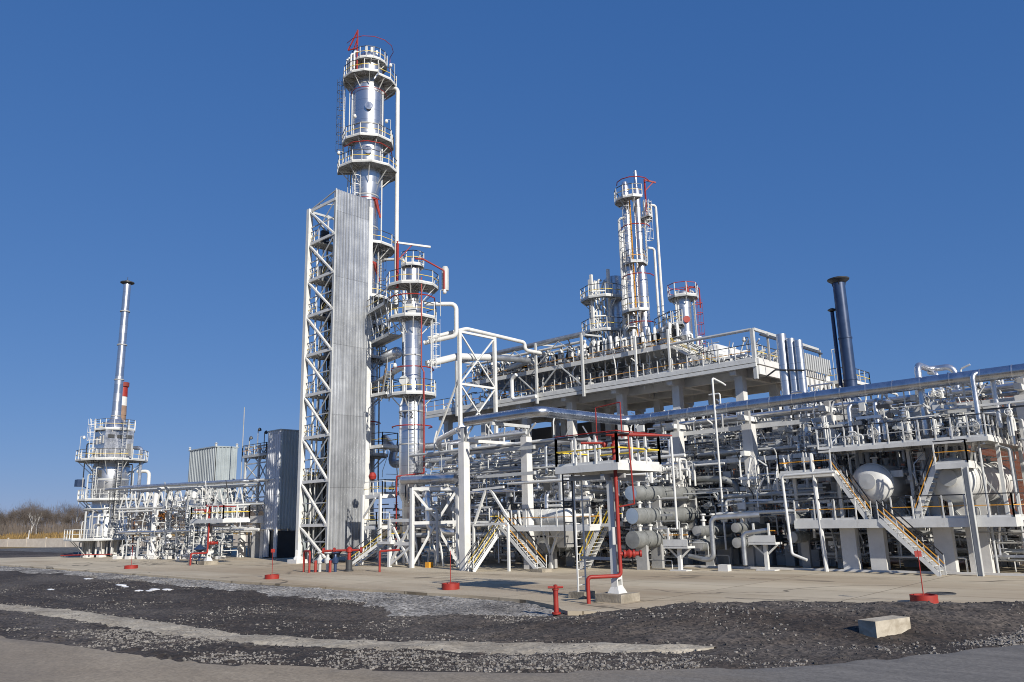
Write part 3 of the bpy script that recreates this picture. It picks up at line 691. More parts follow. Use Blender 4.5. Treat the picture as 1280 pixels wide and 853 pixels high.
# red davit and red water ring
q = off(c1, -.95, -1.4); tip = off(c1, -1.9, -1.2)
b = MB(); b.bar((*q, 45.5), (*q, 50.6), .11); b.bar((*q, 50.5), (*tip, 48.5), .1); b.bar((*q, 48.6), (*tip, 48.5), .1); b.bar((*off(c1, -1.35, -1.3), 48.5), (*q, 49.6), .08); b.part('davit', RD, T)
def red_ring(T, c, z, R, a0, a1, n=8, r=.032, drop=0):
    b = MB(); pts = [(c[0]+R*math.cos(math.radians(a0+(a1-a0)*i/n)), c[1]+R*math.sin(math.radians(a0+(a1-a0)*i/n)), z) for i in range(n+1)]
    if drop: pts = pts+[(pts[-1][0], pts[-1][1], z-drop)]
    b.path(pts, r, 6, 0); b.part('water_ring', RD, T)
red_ring(T, c1, 49.3, 2.35, ang0-150, ang0+40, 7, .032, 1.4)
red_ring(T, c1, 44.2, 1.75, ang0-180, ang0+30, 8); red_ring(T, c1, 38.2, 2.35, ang0-150, ang0+20, 5, .045, .8)
red_ring(T, c1, 33.0, 1.35, ang0-130, ang0+40, 6, .035); red_ring(T, c1, 11.8, 1.5, ang0-130, ang0+50, 6, .06)
for z in (32.2, 25.9):
    q = off(c1, 1.15, -.4); b = MB(); b.path([(*off(c1, .6, -.8), z+.9), (*off(c1, .95, -.6), z+.7), (*off(c1, 1.35, -.4), z-1.0)], .16, 8, 0, True, [.06, .2, .09]); b.part('water_monitor', RD, T)
def lamp(T, q, z, h=1.5, arm=.35):
    b = MB(); b.path([(*q, z), (*q, z+h), (*off(q, arm), z+h+.05)], .03, 6, .6); o = b.part('lamp_post', LG, T)
    b = MB(); e = off(q, arm); b.lathe((*e, z+h-.2), [(.0, .28), (.1, .25), (.17, 0), (.12, -.1), (0, -.13)], 10); b.part('lamp_head', WH, o)
lamp(T, off(c1, 2.6, -.5), 45.2, 2.1, -.4); lamp(T, off(c1, 2.3, -.8), 38.9, 2.2, -.4); lamp(T, off(c1, -1.2, -2.1), 39, 2.0, .3); lamp(T, off(c1, -2.3, -.6), 36, 2, -.4)
# valve station and nozzles on the top platforms
for s, d, z in ((-1.9, -.6, 45.6), (-1.6, -1.1, 45.6), (-2.2, -.2, 45.6), (-1.2, -1.5, 45.6)):
    q = off(c1, s, d); b = MB(); b.path([(*q, z), (*q, z+2.6), (*off(q, .4, .2), z+2.6)], .09, 8); b.part('nozzle', WH, T)
for s, d in ((-.2, -.7), (.3, -.5), (.7, .1)): q = off(c1, s, d); b = MB(); b.tube((*q, 48.3), (*q, 49.2), .13, 8); b.part('nozzle', WH, T)
for z in (42.2, 31.6, 37.6, 18.9):
    r = 1.5 if z > 35 else 1.05; q = off(c1, .3, 0); d = Vector((U[1], -U[0], 0)); pp = Vector((*c1, z))+d*(r-.05)+Vector((U[0], U[1], 0))*.35
    b = MB(); b.lathe(pp, [(.3, 0), (.3, .2), (.4, .2), (.4, .28), (0, .3)], 16, d); b.part('manway', AP, T)

# ------------------------------------------------------------------ second column
c2 = (-49.2, 40)
T = thing('absorber_column', 'shorter stepped silver column marked P-T-2 standing to the right of the tallest column', 'column', (*c2, 0))
b = MB(); b.lathe((*c2, 0), [(.75, 0), (.75, 4.6), (1.02, 5.2), (1.02, 12.2), (.7, 12.9), (.7, 18.6), (.76, 19.0), (.76, 20.4), (.5, 21.0), (.55, 22.3), (.66, 22.4), (.66, 23.6), (.45, 23.9), (0, 24.0)], 36); b.part('shell', AL, T)
for z, r in ((6.4, 1.03), (9.0, 1.03), (11.6, 1.03), (16.2, .71), (21.9, .56)):
    b = MB(); b.lathe((*c2, z), [(r, 0), (r+.04, 0), (r+.04, .1), (r, .1)], 36); b.part('strap', GP, T)
ring_platform(T, c2, 13.0, .75, 1.95, ang0-175, ang0+60, 6, RL, 5)
ring_platform(T, c2, 19.3, .8, 2.0, ang0-180, ang0+60, 6, RL, 6)
ring_platform(T, c2, 22.0, .6, 2.15, ang0-180, ang0+40, 6, RL, 6)
ring_platform(T, c2, 23.9, .5, .95, 0, 360, 10, RL, 4, gap=.6)
ladder(T, (*off(c2, .1, -1.05), 4.5), 12.9, (U[1], -U[0], 0), cage=False, mats=(LG, LG))
ladder(T, (*off(c2, 1.6, -.4), 13), 19.2, (U[0], U[1], 0), cage=True, mats=(WH, WH))
# side loop pipe at the right
b = MB(); q0 = off(c2, 1.0); q1 = off(c2, 3.6, .2)
b.path([(*q0, 20.6), (*q1, 20.6), (*q1, 17.9), (*off(c2, .9, .4), 17.4)], .19, 12); b.part('side_pipe', WH, T)
b = MB(); q = off(c2, 2.75, -.3); b.lathe((*q, 21.6), [(0, 0), (.28, .03), (.3, .3), (.3, 1.9), (.2, 2.1), (0, 2.15)], 14); b.part('relief_drum', LG, T)
q = off(c2, -1.05, -1.5); b = MB(); b.bar((*q, 21.6), (*q, 25.6), .17); b.part('davit_post', RD, T)
b = MB(); b.bar((*off(q, -.1), 25.5), (*off(q, 2.7, .2), 25.1), .15); b.part('davit_arm', WH, T)
b = MB(); b.bar((*q, 23.9), (*off(q, 1.2, .1), 25.3), .07); b.part('davit_brace', RD, T)
red_ring(T, c2, 21.0, 1.9, ang0-170, ang0+20, 6, .05); red_ring(T, c2, 15.1, 1.75, ang0-190, ang0+40, 8, .045); red_ring(T, c2, 10.45, 1.6, ang0-190, ang0+40, 8, .05)
b = MB(); b.path([(*off(c2, .3, -.8), 24.3), (*off(c2, 1.0, -.9), 24.2), (*off(c2, 2.0, -.9), 23.6), (*off(c2, 2.7, -.8), 23.2), (*off(c2, 2.7, -.8), 21.2)], .07, 8); b.part('relief_line', RD, T)
b = MB(); q = off(c2, .95, -1.75); q2 = off(c2, -.95, -1.75)
b.path([(*q, 22.4), (*q, 15.0), (*off(c2, 1.15, -1.75), 14.6), (*off(c2, 1.15, -1.75), 6.7), (*q2, 6.5), (*q2, .8), (*q2, .7)], .055, 8, .6); b.part('water_riser', RD, T)
lamp(T, off(c2, -1.5, -1.7), 13.0, 2.3, .35); lamp(T, off(c2, 2.4, -.9), 19.3, 2.2, .35)
for s, z in ((-.55, 14.1), (.1, 19.8), (-.2, 20.2)):
    d = Vector((U[1], -U[0], 0)); pp = Vector((*off(c2, s), z))+d*.7; b = MB(); b.lathe(pp, [(.28, 0), (.28, .15), (.38, .15), (.38, .24), (0, .26)], 14, d); b.part('manway', LG, T)
# lettering on the shell
def lettering(T, c, r, z, text, size, ang, mat):
    cu = bpy.data.curves.new('lettering', 'FONT'); cu.body = text; cu.size = size; cu.align_x = 'CENTER'; cu.extrude = .004; cu.offset = .012; cu.resolution_u = 3
    o = bpy.data.objects.new('tmp', cu); COL.objects.link(o); dg = bpy.context.evaluated_depsgraph_get(); me = bpy.data.meshes.new_from_object(o.evaluated_get(dg))
    bpy.data.objects.remove(o)
    for v in me.vertices:
        t = ang+v.co.x/r; rr = r+.03+v.co.z; v.co = Vector((rr*math.cos(t), rr*math.sin(t), z+v.co.y))
    me.materials.clear(); me.materials.append(mat)
    return put_mesh('lettering', me, T, (0, 0, 0))
lettering(T, c2, 1.03, 11.1, 'P-T-2', .62, math.radians(-39-33), BK)

# walkway bridging the two columns
B = thing('walkway', 'railed high walkway bridging the tallest column and the stepped column beside it', 'walkway', (-54, 40.4, 20.5))
def bridge_deck(T, p, q, w, z, mats=RL):
    p = Vector((*p, z)); q = Vector((*q, z)); d = (q-p).normalized(); n = Vector((-d.y, d.x, 0)); b = MB()
    b.mat(0).bar(p-Vector((0, 0, .02)), q-Vector((0, 0, .02)), w-.1, .04); b.mat(1)
    for s in (-1, 1): b.bar(p+n*(s*w/2)-Vector((0, 0, .08)), q+n*(s*w/2)-Vector((0, 0, .08)), .06, .2)
    o = b.part('deck', [GRT, WH], T)
    for s in (-1, 1): rail(o, [p+n*(s*w/2), q+n*(s*w/2)], mats=mats)
bridge_deck(B, (-56.5, 40.6), (-51.0, 39.2), 1.3, 20.9); bridge_deck(B, (-56.4, 41.0), (-51.2, 39.8), 1.2, 18.4)
b = MB()
for i in range(6):
    t = i/5; p = Vector((-56.5+5.4*t, 40.0-1.3*t, 20.75)); b.bar(p, p+Vector((.9, -.2, -2.2)), .07); b.bar(p+Vector((0, 1.1, 0)), p+Vector((.9, .9, -2.2)), .07)
b.part('lattice', WH, B)
b = MB(); cyl_h(b, (-53.9, 40.9, 17.0), (-51.7, 40.4, 17.0), .5, 20); b.top('reflux_drum', AP, 'small silver drum with rounded ends hanging under the high walkway', 'drum')
b = MB(); b.path([(-56.8, 41.4, 14.9), (-54.5, 40.9, 15.1), (-51.2, 40.2, 15.5), (-50.1, 40.1, 15.5)], .24, 12); b.top('transfer_pipe', WH, 'thick white pipe running between the two silver columns at mid height', 'pipe')
S = thing('access_stair', 'small grey stair slung between the two silver columns', 'stair', (-53.5, 40.3, 13.2)); stairs(S, (-53.6, 40.2, 13.1), (-52.0, 39.6, 15.6), .7, (.35, .93, 0), (LG, DK, OR))

# ------------------------------------------------------------------ stair tower with sheeted shaft
X0, X1, Y0, Y1 = -59.0, -54.9, 36.1, 39.8
T = thing('stair_tower', 'tall open steel stair tower with white bracing and one ribbed silver sheeted side', 'stair tower', (X0, Y0, 0))
LV = [2.99, 6.5, 10.15, 13.77, 17.26, 20.77, 24.0, 27.44, 30.6]
for x, y in ((X0, Y0), (X0, Y1), (X1-.12, Y1)):
    b = MB(); b.bar((x, y, .3), (x, y, 30.8), .42, .42, (1, 0, 0)); b.part('post', WH, T)
b = MB(); b.bar((X1-.15, Y0+.1, 1.0), (X1-.15, Y0+.1, 31.4), .2, .2, (1, 0, 0)); b.part('post', LG, T)
b = MB(); b.prism([(X0-.7, Y0-.6), (X0+.7, Y0-.6), (X0+.7, Y0+.7), (X0-.7, Y0+.7)], -.02, .3); b.part('footing', WC, T)
b = MB(); b.lathe((X0, Y0, .3), [(.42, 0), (.42, .1), (.3, .25), (.3, .7), (.2, .8)], 8); b.part('base_shoe', WH, T)
zz = [.4]+LV
for i, z in enumerate(LV):
    b = MB(); b.bar((X0, Y0, z), (X1, Y0, z), .12, .24); b.part('beam', WH, T)
    b = MB(); b.bar((X0, Y1, z), (X1, Y1, z), .12, .2); b.bar((X0, Y0, z), (X0, Y1, z), .12, .2); b.part('beam', LG, T)
for i in range(0, 9):
    za, zb = zz[i], zz[i+1]
    b = MB(); b.bar((X0+.15, Y0-.03, zb-.1), (X1-.2, Y0-.03, za+.1), .13, .2, (0, 1, 0)); b.part('brace', WH, T)
    b = MB(); b.bar((X0+.15, Y0+.04, za+.1), (X1-.2, Y0+.04, zb-.1), .06, .08); b.part('thin_brace', LG, T); b = MB(); b.bar((X0, Y0+.1, (za+zb)/2), (X1-.2, Y0+.1, (za+zb)/2), .07, .09); b.part('mid_beam', LG, T)
    b = MB(); b.bar((X0, Y0+.2, zb-.1), (X0, Y1-.2, za+.1), .12, .12); b.bar((X0+.2, Y1, za+.1), (X1-.2, Y1, zb-.1), .1, .12); b.part('brace', LG, T)
b = MB(); b.corrugated((X1, Y0+.05, .9), (0, 1, 0), Y1-Y0-.2, 30.6, (1, 0, 0), .3, .075); b.part('sheeting', GV, T)
b = MB(); b.box(X1-.02, X1+.085, Y0-.04, Y0+.05, .9, 31.55); b.box(X1-.02, X1+.085, Y1-.15, Y1-.06, .9, 31.5); b.part('edge_flashing', LG, T)
b = MB(); b.bar((X0, Y0, 30.7), (X1, Y0, 31.4), .08); b.bar((X0, Y1, 30.7), (X1, Y1-.1, 31.4), .08); b.bar((X0+1.2, Y0, 30.9), (X1, Y0+1.8, 30.6), .08); b.part('top_frame', LG, T)
for i, z in enumerate(LV[:-1]):
    b = MB(); b.box(X1-1.1, X1-.25, Y0+.2, Y1-.3, z-1.8, z-1.75); b.part('landing', GRT, T); b = MB(); b.box(X0+.2, X0+1.35, Y0+.2, Y1-.3, z-.05, z); o = b.part('landing', GRT, T)
    rail(o, [(X0+1.25, Y0+1.9, z), (X0+.15, Y0+1.9, z)], mats=RL); rail(o, [(X0+.1, Y0+.05, z), (X0+1.5, Y0+.05, z)], mats=RL, gap=.7)
    z0 = LV[i-1] if i else 0
    stairs(T, (X0+1.2, Y0+.7, z0), (X1-1.0, Y0+.7, z-1.75), .8, (0, 1, 0), (LG, LG, YL))
    stairs(T, (X1-1.1, Y0+2.3, z-1.75), (X0+1.2, Y0+2.3, z), .8, (0, 1, 0), (LG, LG, YL))

rgx = random.Random(61)
for i in range(9):
    x = X0+.25+rgx.random()*.5; y = Y0+.6+i*.36; b = MB(); z0 = rgx.choice((.1, .1, 6, 12)); z1 = rgx.choice((30, 26, 28, 20)); b.path([(x, y, z0), (x, y, z1), (x+.5, y+.4, z1)], rgx.choice((.06, .09, .13)), 8); b.part('riser_pipe', rgx.choice((LG, GP, WH, DK)), T)
for i, z in enumerate(LV[:-1]):
    b = MB(); b.box(X0+1.4, X1-.3, Y1-1.0, Y1-.1, z-.05, z); o = b.part('walkway', GRT, T); rail(o, [(X0+1.4, Y1-1.0, z), (X1-.3, Y1-1.0, z)], mats=(LG, DK, YL), gap=.8)
    b = MB(); x = X0+rgx.uniform(1.5, 2.6); b.box(x, x+rgx.uniform(.4, .9), Y1-.8, Y1-.3, z, z+rgx.uniform(.7, 1.5)); b.part('junction_box', GP, T)
    rail(T, [(X0+.1, Y0+.3, z), (X0+.1, Y1-.2, z)], mats=(LG, DK, YL), gap=.7); b = MB(); b.bar((X0, Y1-.2, z+.2), (X0+.1, Y0+.2, z+3.0), .1, .1); b.bar((X0+.05, Y0+1.9, z), (X0+.05, Y0+1.9, z+3.3), .14); b.part('side_brace', LG, T)
    b = MB(); yy = Y0+.8+rgx.random()*1.6; b.box(X0+.15, X0+.5, yy, yy+rgx.uniform(.5, 1.1), z+.3, z+rgx.uniform(1.4, 2.6)); b.part('cable_cabinet', rgx.choice((GP, DK, LG)), T)
b = MB(); b.corrugated((X0-.1, Y0+.4, .2), (0, 1, 0), Y1-Y0-.5, 7.2, (1, 0, 0), .34, .06); b.part('rear_sheeting', GS, T)

# ------------------------------------------------------------------ sheeted shaft and lattice structure to the left
T = thing('sheeted_shaft', 'narrow tall shaft of grey ribbed sheet metal beside the lattice frame', 'shaft', (-70.4, 40, 0))
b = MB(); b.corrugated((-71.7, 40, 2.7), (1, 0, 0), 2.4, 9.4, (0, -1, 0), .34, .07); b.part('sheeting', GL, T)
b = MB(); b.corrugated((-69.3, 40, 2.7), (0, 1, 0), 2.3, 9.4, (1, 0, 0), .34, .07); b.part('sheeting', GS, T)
b = MB(); b.corrugated((-71.7, 40, 0.1), (1, 0, 0), .9, 2.6, (0, -1, 0), .34, .07); b.corrugated((-69.9, 40, 0.1), (1, 0, 0), .6, 2.6, (0, -1, 0), .34, .07); b.part('sheeting', GL, T)
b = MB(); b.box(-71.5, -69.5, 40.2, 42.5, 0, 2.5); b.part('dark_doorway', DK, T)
b = MB(); b.box(-71.8, -69.2, 39.9, 42.7, 12.1, 12.2); b.part('roof', GS, T)
T = thing('lattice_structure', 'grey lattice steelwork on a white concrete table, with lamps and a railed top', 'frame', (-74, 40, 0))
for x in (-76.4, -73.6, -72.0):
    for y in (40.2, 43.2):
        b = MB(); b.bar((x, y, 0), (x, y, 3.3), .55, .55, (1, 0, 0)); b.part('pier', WC, T)
        b = MB(); b.bar((x, y, 4.0), (x, y, 11.0), .2); b.part('post', LG, T)
b = MB(); b.box(-76.9, -71.7, 39.8, 43.6, 3.3, 4.0); b.part('table_slab', WC, T)
for z0, z1 in ((4.1, 5.8), (5.8, 7.5), (7.5, 9.2), (9.2, 10.9)):
    for y in (40.2, 43.2):
        b = MB()
        for xa, xb in ((-76.4, -73.6), (-73.6, -72.0)): b.bar((xa, y, z0), (xb, y, z1), .09); b.bar((xb, y, z0), (xa, y, z1), .09); b.bar((xa, y, z1), (xb, y, z1), .13)
        b.part('bracing', LG, T)
rect_platform(T, -76.6, -71.8, 39.9, 43.5, 10.0, 'sew', RG)
for i, (x, h) in enumerate(((-77.0, 15.2), (-73.9, 12.6), (-72.6, 12.2), (-75.6, 11.9))):
    b = MB(); b.tube((x, 40.1, 10 if i else 3), (x, 40.1, h), .05, 6); b.part('mast', GP, T)
    if i: b = MB(); b.lathe((x+.3, 40.1, h-.15), [(0, .3), (.15, .2), (.2, 0), (0, -.1)], 8); b.bar((x, 40.1, h-.03), (x+.3, 40.1, h+.1), .05); b.part('lamp_head', DK, T)
rgx = random.Random(3); b = MB()
for i in range(16):
    x = rgx.uniform(-76.2, -72.2); z = rgx.uniform(.6, 3.0); b.path([(x, 40.8, 0.1), (x, 40.8, z), (x+rgx.uniform(-.8, .8), 41.4, z)], .07, 6)
b.part('pipework', GP, T)

# ------------------------------------------------------------------ sheeted box building
T = thing('sheeted_building', 'blocky building of ribbed grey-green sheet metal behind the left fire platform', 'building', (-85.9, 40, 0))
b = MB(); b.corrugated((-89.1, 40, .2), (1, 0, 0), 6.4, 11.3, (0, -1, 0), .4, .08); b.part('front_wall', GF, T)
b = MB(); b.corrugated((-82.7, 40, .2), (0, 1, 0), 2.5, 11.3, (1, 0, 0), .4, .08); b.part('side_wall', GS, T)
b = MB(); b.box(-89.05, -82.78, 40.1, 42.4, .0, 11.4); b.part('core', GS, T)
b = MB(); b.box(-89.2, -82.58, 39.88, 42.6, 11.5, 11.62); b.part('roof_edge', GS, T)
for x, y in ((-89.1, 40), (-82.7, 40), (-82.7, 42.4)): b = MB(); b.lathe((x, y, 11.6), [(.12, 0), (.12, .25), (.2, .25), (0, .42)], 8); b.part('vent', LG, T)

# ------------------------------------------------------------------ left furnace
ch_ = (-98.7, 35.1)
T = thing('fired_heater', 'round silver furnace at far left with white railed platforms and a tall slim stack', 'furnace', (*ch_, 0))
b = MB(); b.lathe((*ch_, 0), [(2.1, 1.9), (2.1, 4.6), (1.85, 5.0), (1.75, 5.6), (1.75, 6.4), (1.95, 6.8), (1.95, 10.2), (1.8, 10.7), (1.8, 11), (0, 11)], 36); b.part('shell', AL, T)
for z, r in ((2.2, 2.12), (4.4, 2.12), (8.6, 1.92), (10.1, 1.92)): b = MB(); b.lathe((*ch_, z), [(r, 0), (r+.07, 0), (r+.07, .15), (r, .15)], 36); b.part('band', LG, T)
for k in range(8):
    t = 2*PI*k/8+.3; p = (ch_[0]+1.9*math.cos(t), ch_[1]+1.9*math.sin(t)); b = MB(); b.lathe((*p, 0), [(.55, 0), (.55, .25), (.3, .3), (.28, 1.4), (.4, 1.9), (0, 1.9)], 8); b.part('leg', WC, T)
b = MB(); b.box(ch_[0]-1.9, ch_[0]+1.7, ch_[1]-1.6, ch_[1]+1.6, 11.0, 14.4); b.part('convection_box', AP, T)
for i in range(7):
    b = MB(); z = 11.3+(i % 2)*1.5; x = ch_[0]-1.6+i*.5; b.box(x, x+.35, ch_[1]-1.68, ch_[1]-1.6, z, z+.9); b.part('access_plate', GP, T)
for i in range(3): b = MB(); b.box(ch_[0]+1.7, ch_[0]+1.78, ch_[1]-1.3+i, ch_[1]-.6+i, 13.4, 13.8); b.part('access_plate', DK, T)
b = MB(); b.lathe((*ch_, 14.4), [(1.5, 0), (1.1, .9), (.62, 1.4), (.6, 1.6)], 20); b.part('breeching', AP, T)
sc_ = (ch_[0], ch_[1]); b = MB(); b.lathe((*sc_, 15.9), [(.52, 0), (.45, 8), (.43, 16.8), (.36, 16.8), (.36, 16)], 24); st = b.part('stack', AL, T)
for z in (16.1, 20.5, 24.8, 29): b = MB(); b.lathe((*sc_, z), [(.5, 0), (.57, 0), (.57, .12), (.48, .12)], 24); b.part('flange', GP, st)
b = MB(); b.lathe((*sc_, 32.7), [(.4, -.2), (.8, 0), (.8, .1), (.3, .25), (.3, .3), (0, .3)], 24); b.bar((*sc_, 33), (*sc_, 33.5), .05); b.part('rain_cap', DK, st)
for z, ri, ro, a0, a1, nn in ((2.0, 2.1, 4.2, 0, 360, 10), (6.4, 1.9, 3.3, ang0-200, ang0+40, 8), (10.9, 1.9, 3.8, ang0-210, ang0+60, 9), (14.5, 1.7, 2.3, 0, 360, 8)):
    ring_platform(T, ch_, z, ri, ro, a0, a1, nn, (WH, LG, LG) if z < 8 else RL, 7, gap=.9)
q = off(ch_, -1.5, -2.1); ladder(T, (*q, 10.9), 15.6, (U[1], -U[0], 0)); q = off(ch_, 2.2, -2.4); ladder(T, (*q, 2), 10.9, (U[1], -U[0], 0), mats=(WH, DK))
q = off(ch_, -.4, -1.95); b = MB(); b.box(q[0]-.25, q[0]+.25, q[1]-.1, q[1]+.1, 8.9, 9.7); b.part('sight_door', DK, T)
q = off(ch_, 3.0, -2.2); b = MB(); b.box(q[0]-.7, q[0]+.7, q[1]-.1, q[1]+.1, 11.2, 12.6); b.part('cabinet', GP, T)
rgx = random.Random(8)
for i in range(14):
    t = math.radians(ang0-170+i*14); R = rgx.uniform(2.2, 2.8); p = (ch_[0]+R*math.cos(t), ch_[1]+R*math.sin(t)); z = rgx.uniform(4.2, 6.0); e = (ch_[0]+1.9*math.cos(t), ch_[1]+1.9*math.sin(t))
    b = MB(); b.path([(*p, .3), (*p, z), (*e, z)], rgx.uniform(.05, .1), 8); b.part('burner_pipe', rgx.choice((WH, LG, GP)), T)
b = MB(); b.lathe((*ch_, 5.3), [(2.5, -.12), (2.65, 0), (2.5, .12), (2.35, 0), (2.5, -.12)], 24); b.part('ring_main', LG, T)
for s, h in ((3.2, 12.4), (4.3, 9.6)):
    q = off(ch_, s, .4); e = off(ch_, s-1.5, .6); b = MB(); b.path([(*e, h), (*q, h), (*q, 4.5)], .2, 10); b.part('crossover_pipe', AP if s < 4 else WH, T)
for i in range(26):
    t = math.radians(ang0-190+i*9.5); R = rgx.uniform(2.3, 3.4); p = (ch_[0]+R*math.cos(t), ch_[1]+R*math.sin(t)); z0 = rgx.choice((2, 6.4, .2, 10.9, 7)); h = rgx.uniform(1.0, 4.2)
    b = MB(); b.path([(*p, z0), (*p, z0+h), (ch_[0]+1.95*math.cos(t+.1), ch_[1]+1.95*math.sin(t+.1), z0+h)], rgx.uniform(.04, .09), 6); b.part('riser_pipe', rgx.choice((WH, LG, GP, DK, AP)), T)
for s, z0, z1 in ((1.6, 2.1, 6.4), (-.6, 6.5, 10.9), (2.4, 11, 14.5)): q = off(ch_, s, -2.3); ladder(T, (*q, z0), z1+.9, (U[1], -U[0], 0), mats=(LG, DK))
lamp(T, off(ch_, -3.7, -.5), 10.9, 2.9, .4); lamp(T, off(ch_, -3.8, .5), 4, 3, .4)
q = off(ch_, -3.6); b = MB(); b.box(q[0]-.5, q[0]+.5, q[1]-.4, q[1]+.4, 8.0, 8.8); b.bar((*q, 8.2), (*off(ch_, -1.8), 7.4), .1); b.part('burner_box', BL, T)
b = MB(); b.path([(*off(ch_, -3.2, -3.2), .35), (*off(ch_, 2.6, -3.4), .35)], .05, 6); b.part('water_line', RD, T)
b = MB(); b.path([(*off(ch_, 4.4, -2.6), .3), (*off(ch_, 4.4, -2.6), 4.2)], .1, 6); b.part('drain', RUST, T)

# ------------------------------------------------------------------ low pipe bridge between furnace and building
T = thing('pipe_bridge', 'low white pipe bridge on rounded white portals carrying bundled pipes to the furnace', 'pipe bridge', (-84, 35, 0))
for x, zt in ((-84.6, 7.1), (-79.2, 6.9)):
    b = MB()
    b.path([(x, 34.9, .3), (x, 34.9, zt), (x, 36.7, zt), (x, 36.7, .3)], .3, 12, 1.4)
    b.part('portal', WH, T)
    for y in (34.9, 36.7): b = MB(); b.lathe((x, y, 0), [(.8, 0), (.8, .3), (.5, .45), (.45, .9), (0, .9)], 10); b.part('footing', WC, T)
b = MB()
for k in range(13):
    x = -89.8+k*1.35; b.bar((x, 34.7, 4.9), (x+.68, 34.7, 6.9), .1); b.bar((x+.68, 34.7, 6.9), (x+1.35, 34.7, 4.9), .1); b.bar((x, 36.8, 4.9), (x+.68, 36.8, 6.9), .1); b.bar((x+.68, 36.8, 6.9), (x+1.35, 36.8, 4.9), .1)
for y in (34.7, 36.8):
    for z in (4.85, 6.95): b.bar((-89.9, y, z), (-72, y, z), .14)
b.part('truss', WH, T)
rgx = random.Random(21)
for i in range(22):
    y = rgx.uniform(34.6, 37); z = rgx.choice((7.15, 7.4, 5.1, 5.3, 2.5, 2.7, 2.85)); r = rgx.uniform(.05, .14)
    x0 = -90 if z > 4 else -89.5; b = MB(); pts = [(x0, y, z), (-72.5+rgx.uniform(0, 4), y, z)]
    if rgx.random() < .5: pts = [(x0, y, z)]+[(-86+rgx.uniform(-3, 6), y, z), (pts[1][0]-6, y, z+.0)]+[pts[1]]
    b.path(pts, r, 8, 0); b.part('pipe', rgx.choice((WH, WH, LG, AP)), T)
b = MB(); b.path([(-91.5, 34.2, 7.2), (-82, 34.2, 7.3), (-72.0, 34.2, 7.3), (-71.4, 35.6, 7.3)], .13, 8); b.part('top_pipe', DP, T)
for i in range(26):
    x = rgx.uniform(-89, -74); y = rgx.uniform(34, 35.4); z = rgx.uniform(1.2, 2.6); b = MB(); b.path([(x, y, .15), (x, y, z), (x+rgx.uniform(.3, .9), y, z)], rgx.uniform(.04, .09), 6); b.part('drop_pipe', rgx.choice((WH, WH, LG)), T)
    if i % 3 == 0: gate_valve(T, (x, y, z*.55), s=.8)
for i in range(9):
    x = -89+i*1.8; b = MB(); b.box(x-.3, x+.3, 34.0, 34.7, 0, .3); b.part('plinth', WC, T)

T.rotation_euler = (0, 0, math.radians(18))
# dark parked car seen under the bridge
cx0, cy0 = -103.0, 44.6
T = thing('parked_car', 'dark blue car parked in the shade beyond the low pipe bridge', 'car', (cx0, cy0, 0)); fx = Vector((.85, .52, 0)); sx_ = Vector((-.52, .85, 0))
def cp(u, w, z): v = Vector((cx0, cy0, 0))+fx*u+sx_*w; return (v.x, v.y, z)
b = MB(); prof = [(-2.1, .35), (-2.15, .75), (-2.0, .95), (-1.3, 1.0), (1.0, .98), (2.0, .8), (2.1, .55), (2.05, .35)]; n = len(prof)
b.add([cp(u, w, z) for w in (-.85, .85) for u, z in prof], [tuple(range(n-1, -1, -1)), tuple(range(n, 2*n))]+[(i, (i+1) % n, n+(i+1) % n, n+i) for i in range(n)]); b.part('body', CARP, T)
b = MB(); prof = [(-1.75, .96), (-1.2, 1.45), (.3, 1.46), (1.05, .97)]; n = 4
b.add([cp(u, w*(1 if z < 1 else .86), z) for w in (-.78, .78) for u, z in prof], [(3, 2, 1, 0), (4, 5, 6, 7)]+[(i, (i+1) % n, n+(i+1) % n, n+i) for i in range(n)]); b.part('cabin_glass', GLASS, T)
b = MB(); b.add([cp(u, w, z) for u, w, z in ((-1.15, -.66, 1.47), (.3, -.66, 1.48), (.3, .66, 1.48), (-1.15, .66, 1.47), (-1.15, -.66, 1.5), (.3, -.66, 1.51), (.3, .66, 1.51), (-1.15, .66, 1.5))], [(0, 1, 2, 3), (4, 5, 6, 7), (0, 1, 5, 4), (1, 2, 6, 5), (2, 3, 7, 6), (3, 0, 4, 7)]); b.part('roof', CARP, T)
for u in (-1.35, 1.35):
    for w in (-.82, .82): b = MB(); b.lathe(cp(u, w-.1, .33), [(0, 0), (.2, 0), (.33, .02), (.33, .18), (.2, .2), (0, .2)], 16, sx_); b.part('wheel', RUB, T)
for w in (-.6, .6): b = MB(); b.lathe(cp(2.03, w, .68), [(0, .05), (.1, .04), (.12, 0)], 10, fx); b.part('headlight', LG, T)
# ------------------------------------------------------------------ big deck with air coolers
DX0, DX1, DY0, DY1, DZ = -63.0, -26.0, 53.0, 66.0, 14.1
T = thing('cooler_deck', 'huge raised white deck on concrete columns carrying the air coolers, with yellow knee rails', 'deck', (-44, 53, 0))
b = MB(); b.mat(0).box(DX0, DX1, DY0+.2, DY1, DZ-.32, DZ); b.part('slab', [WC], T)
b = MB(); b.box(DX0, DX1+.05, DY0-.02, DY0+.16, DZ-.62, DZ-.36); b.part('edge_beam', WH, T)
b = MB(); b.box(DX0, DX1+.02, DY0+.02, DY0+.18, DZ-.3, DZ+.02); b.part('edge_beam', WH, T)
b = MB(); b.box(DX1-.1, DX1+.16, DY0+.3, DY1, DZ-1.15, DZ-.5); b.part('side_beam', WC, T)
b = MB(); b.box(DX1+.02, DX1+.2, DY0+.2, DY1, DZ-.42, DZ+.03); b.part('side_beam', WC, T)
for y in (55.2, 59, 63): b = MB(); b.box(DX0, DX1-.2, y, y+.4, DZ-1.0, DZ-.33); b.part('joist', WC, T)
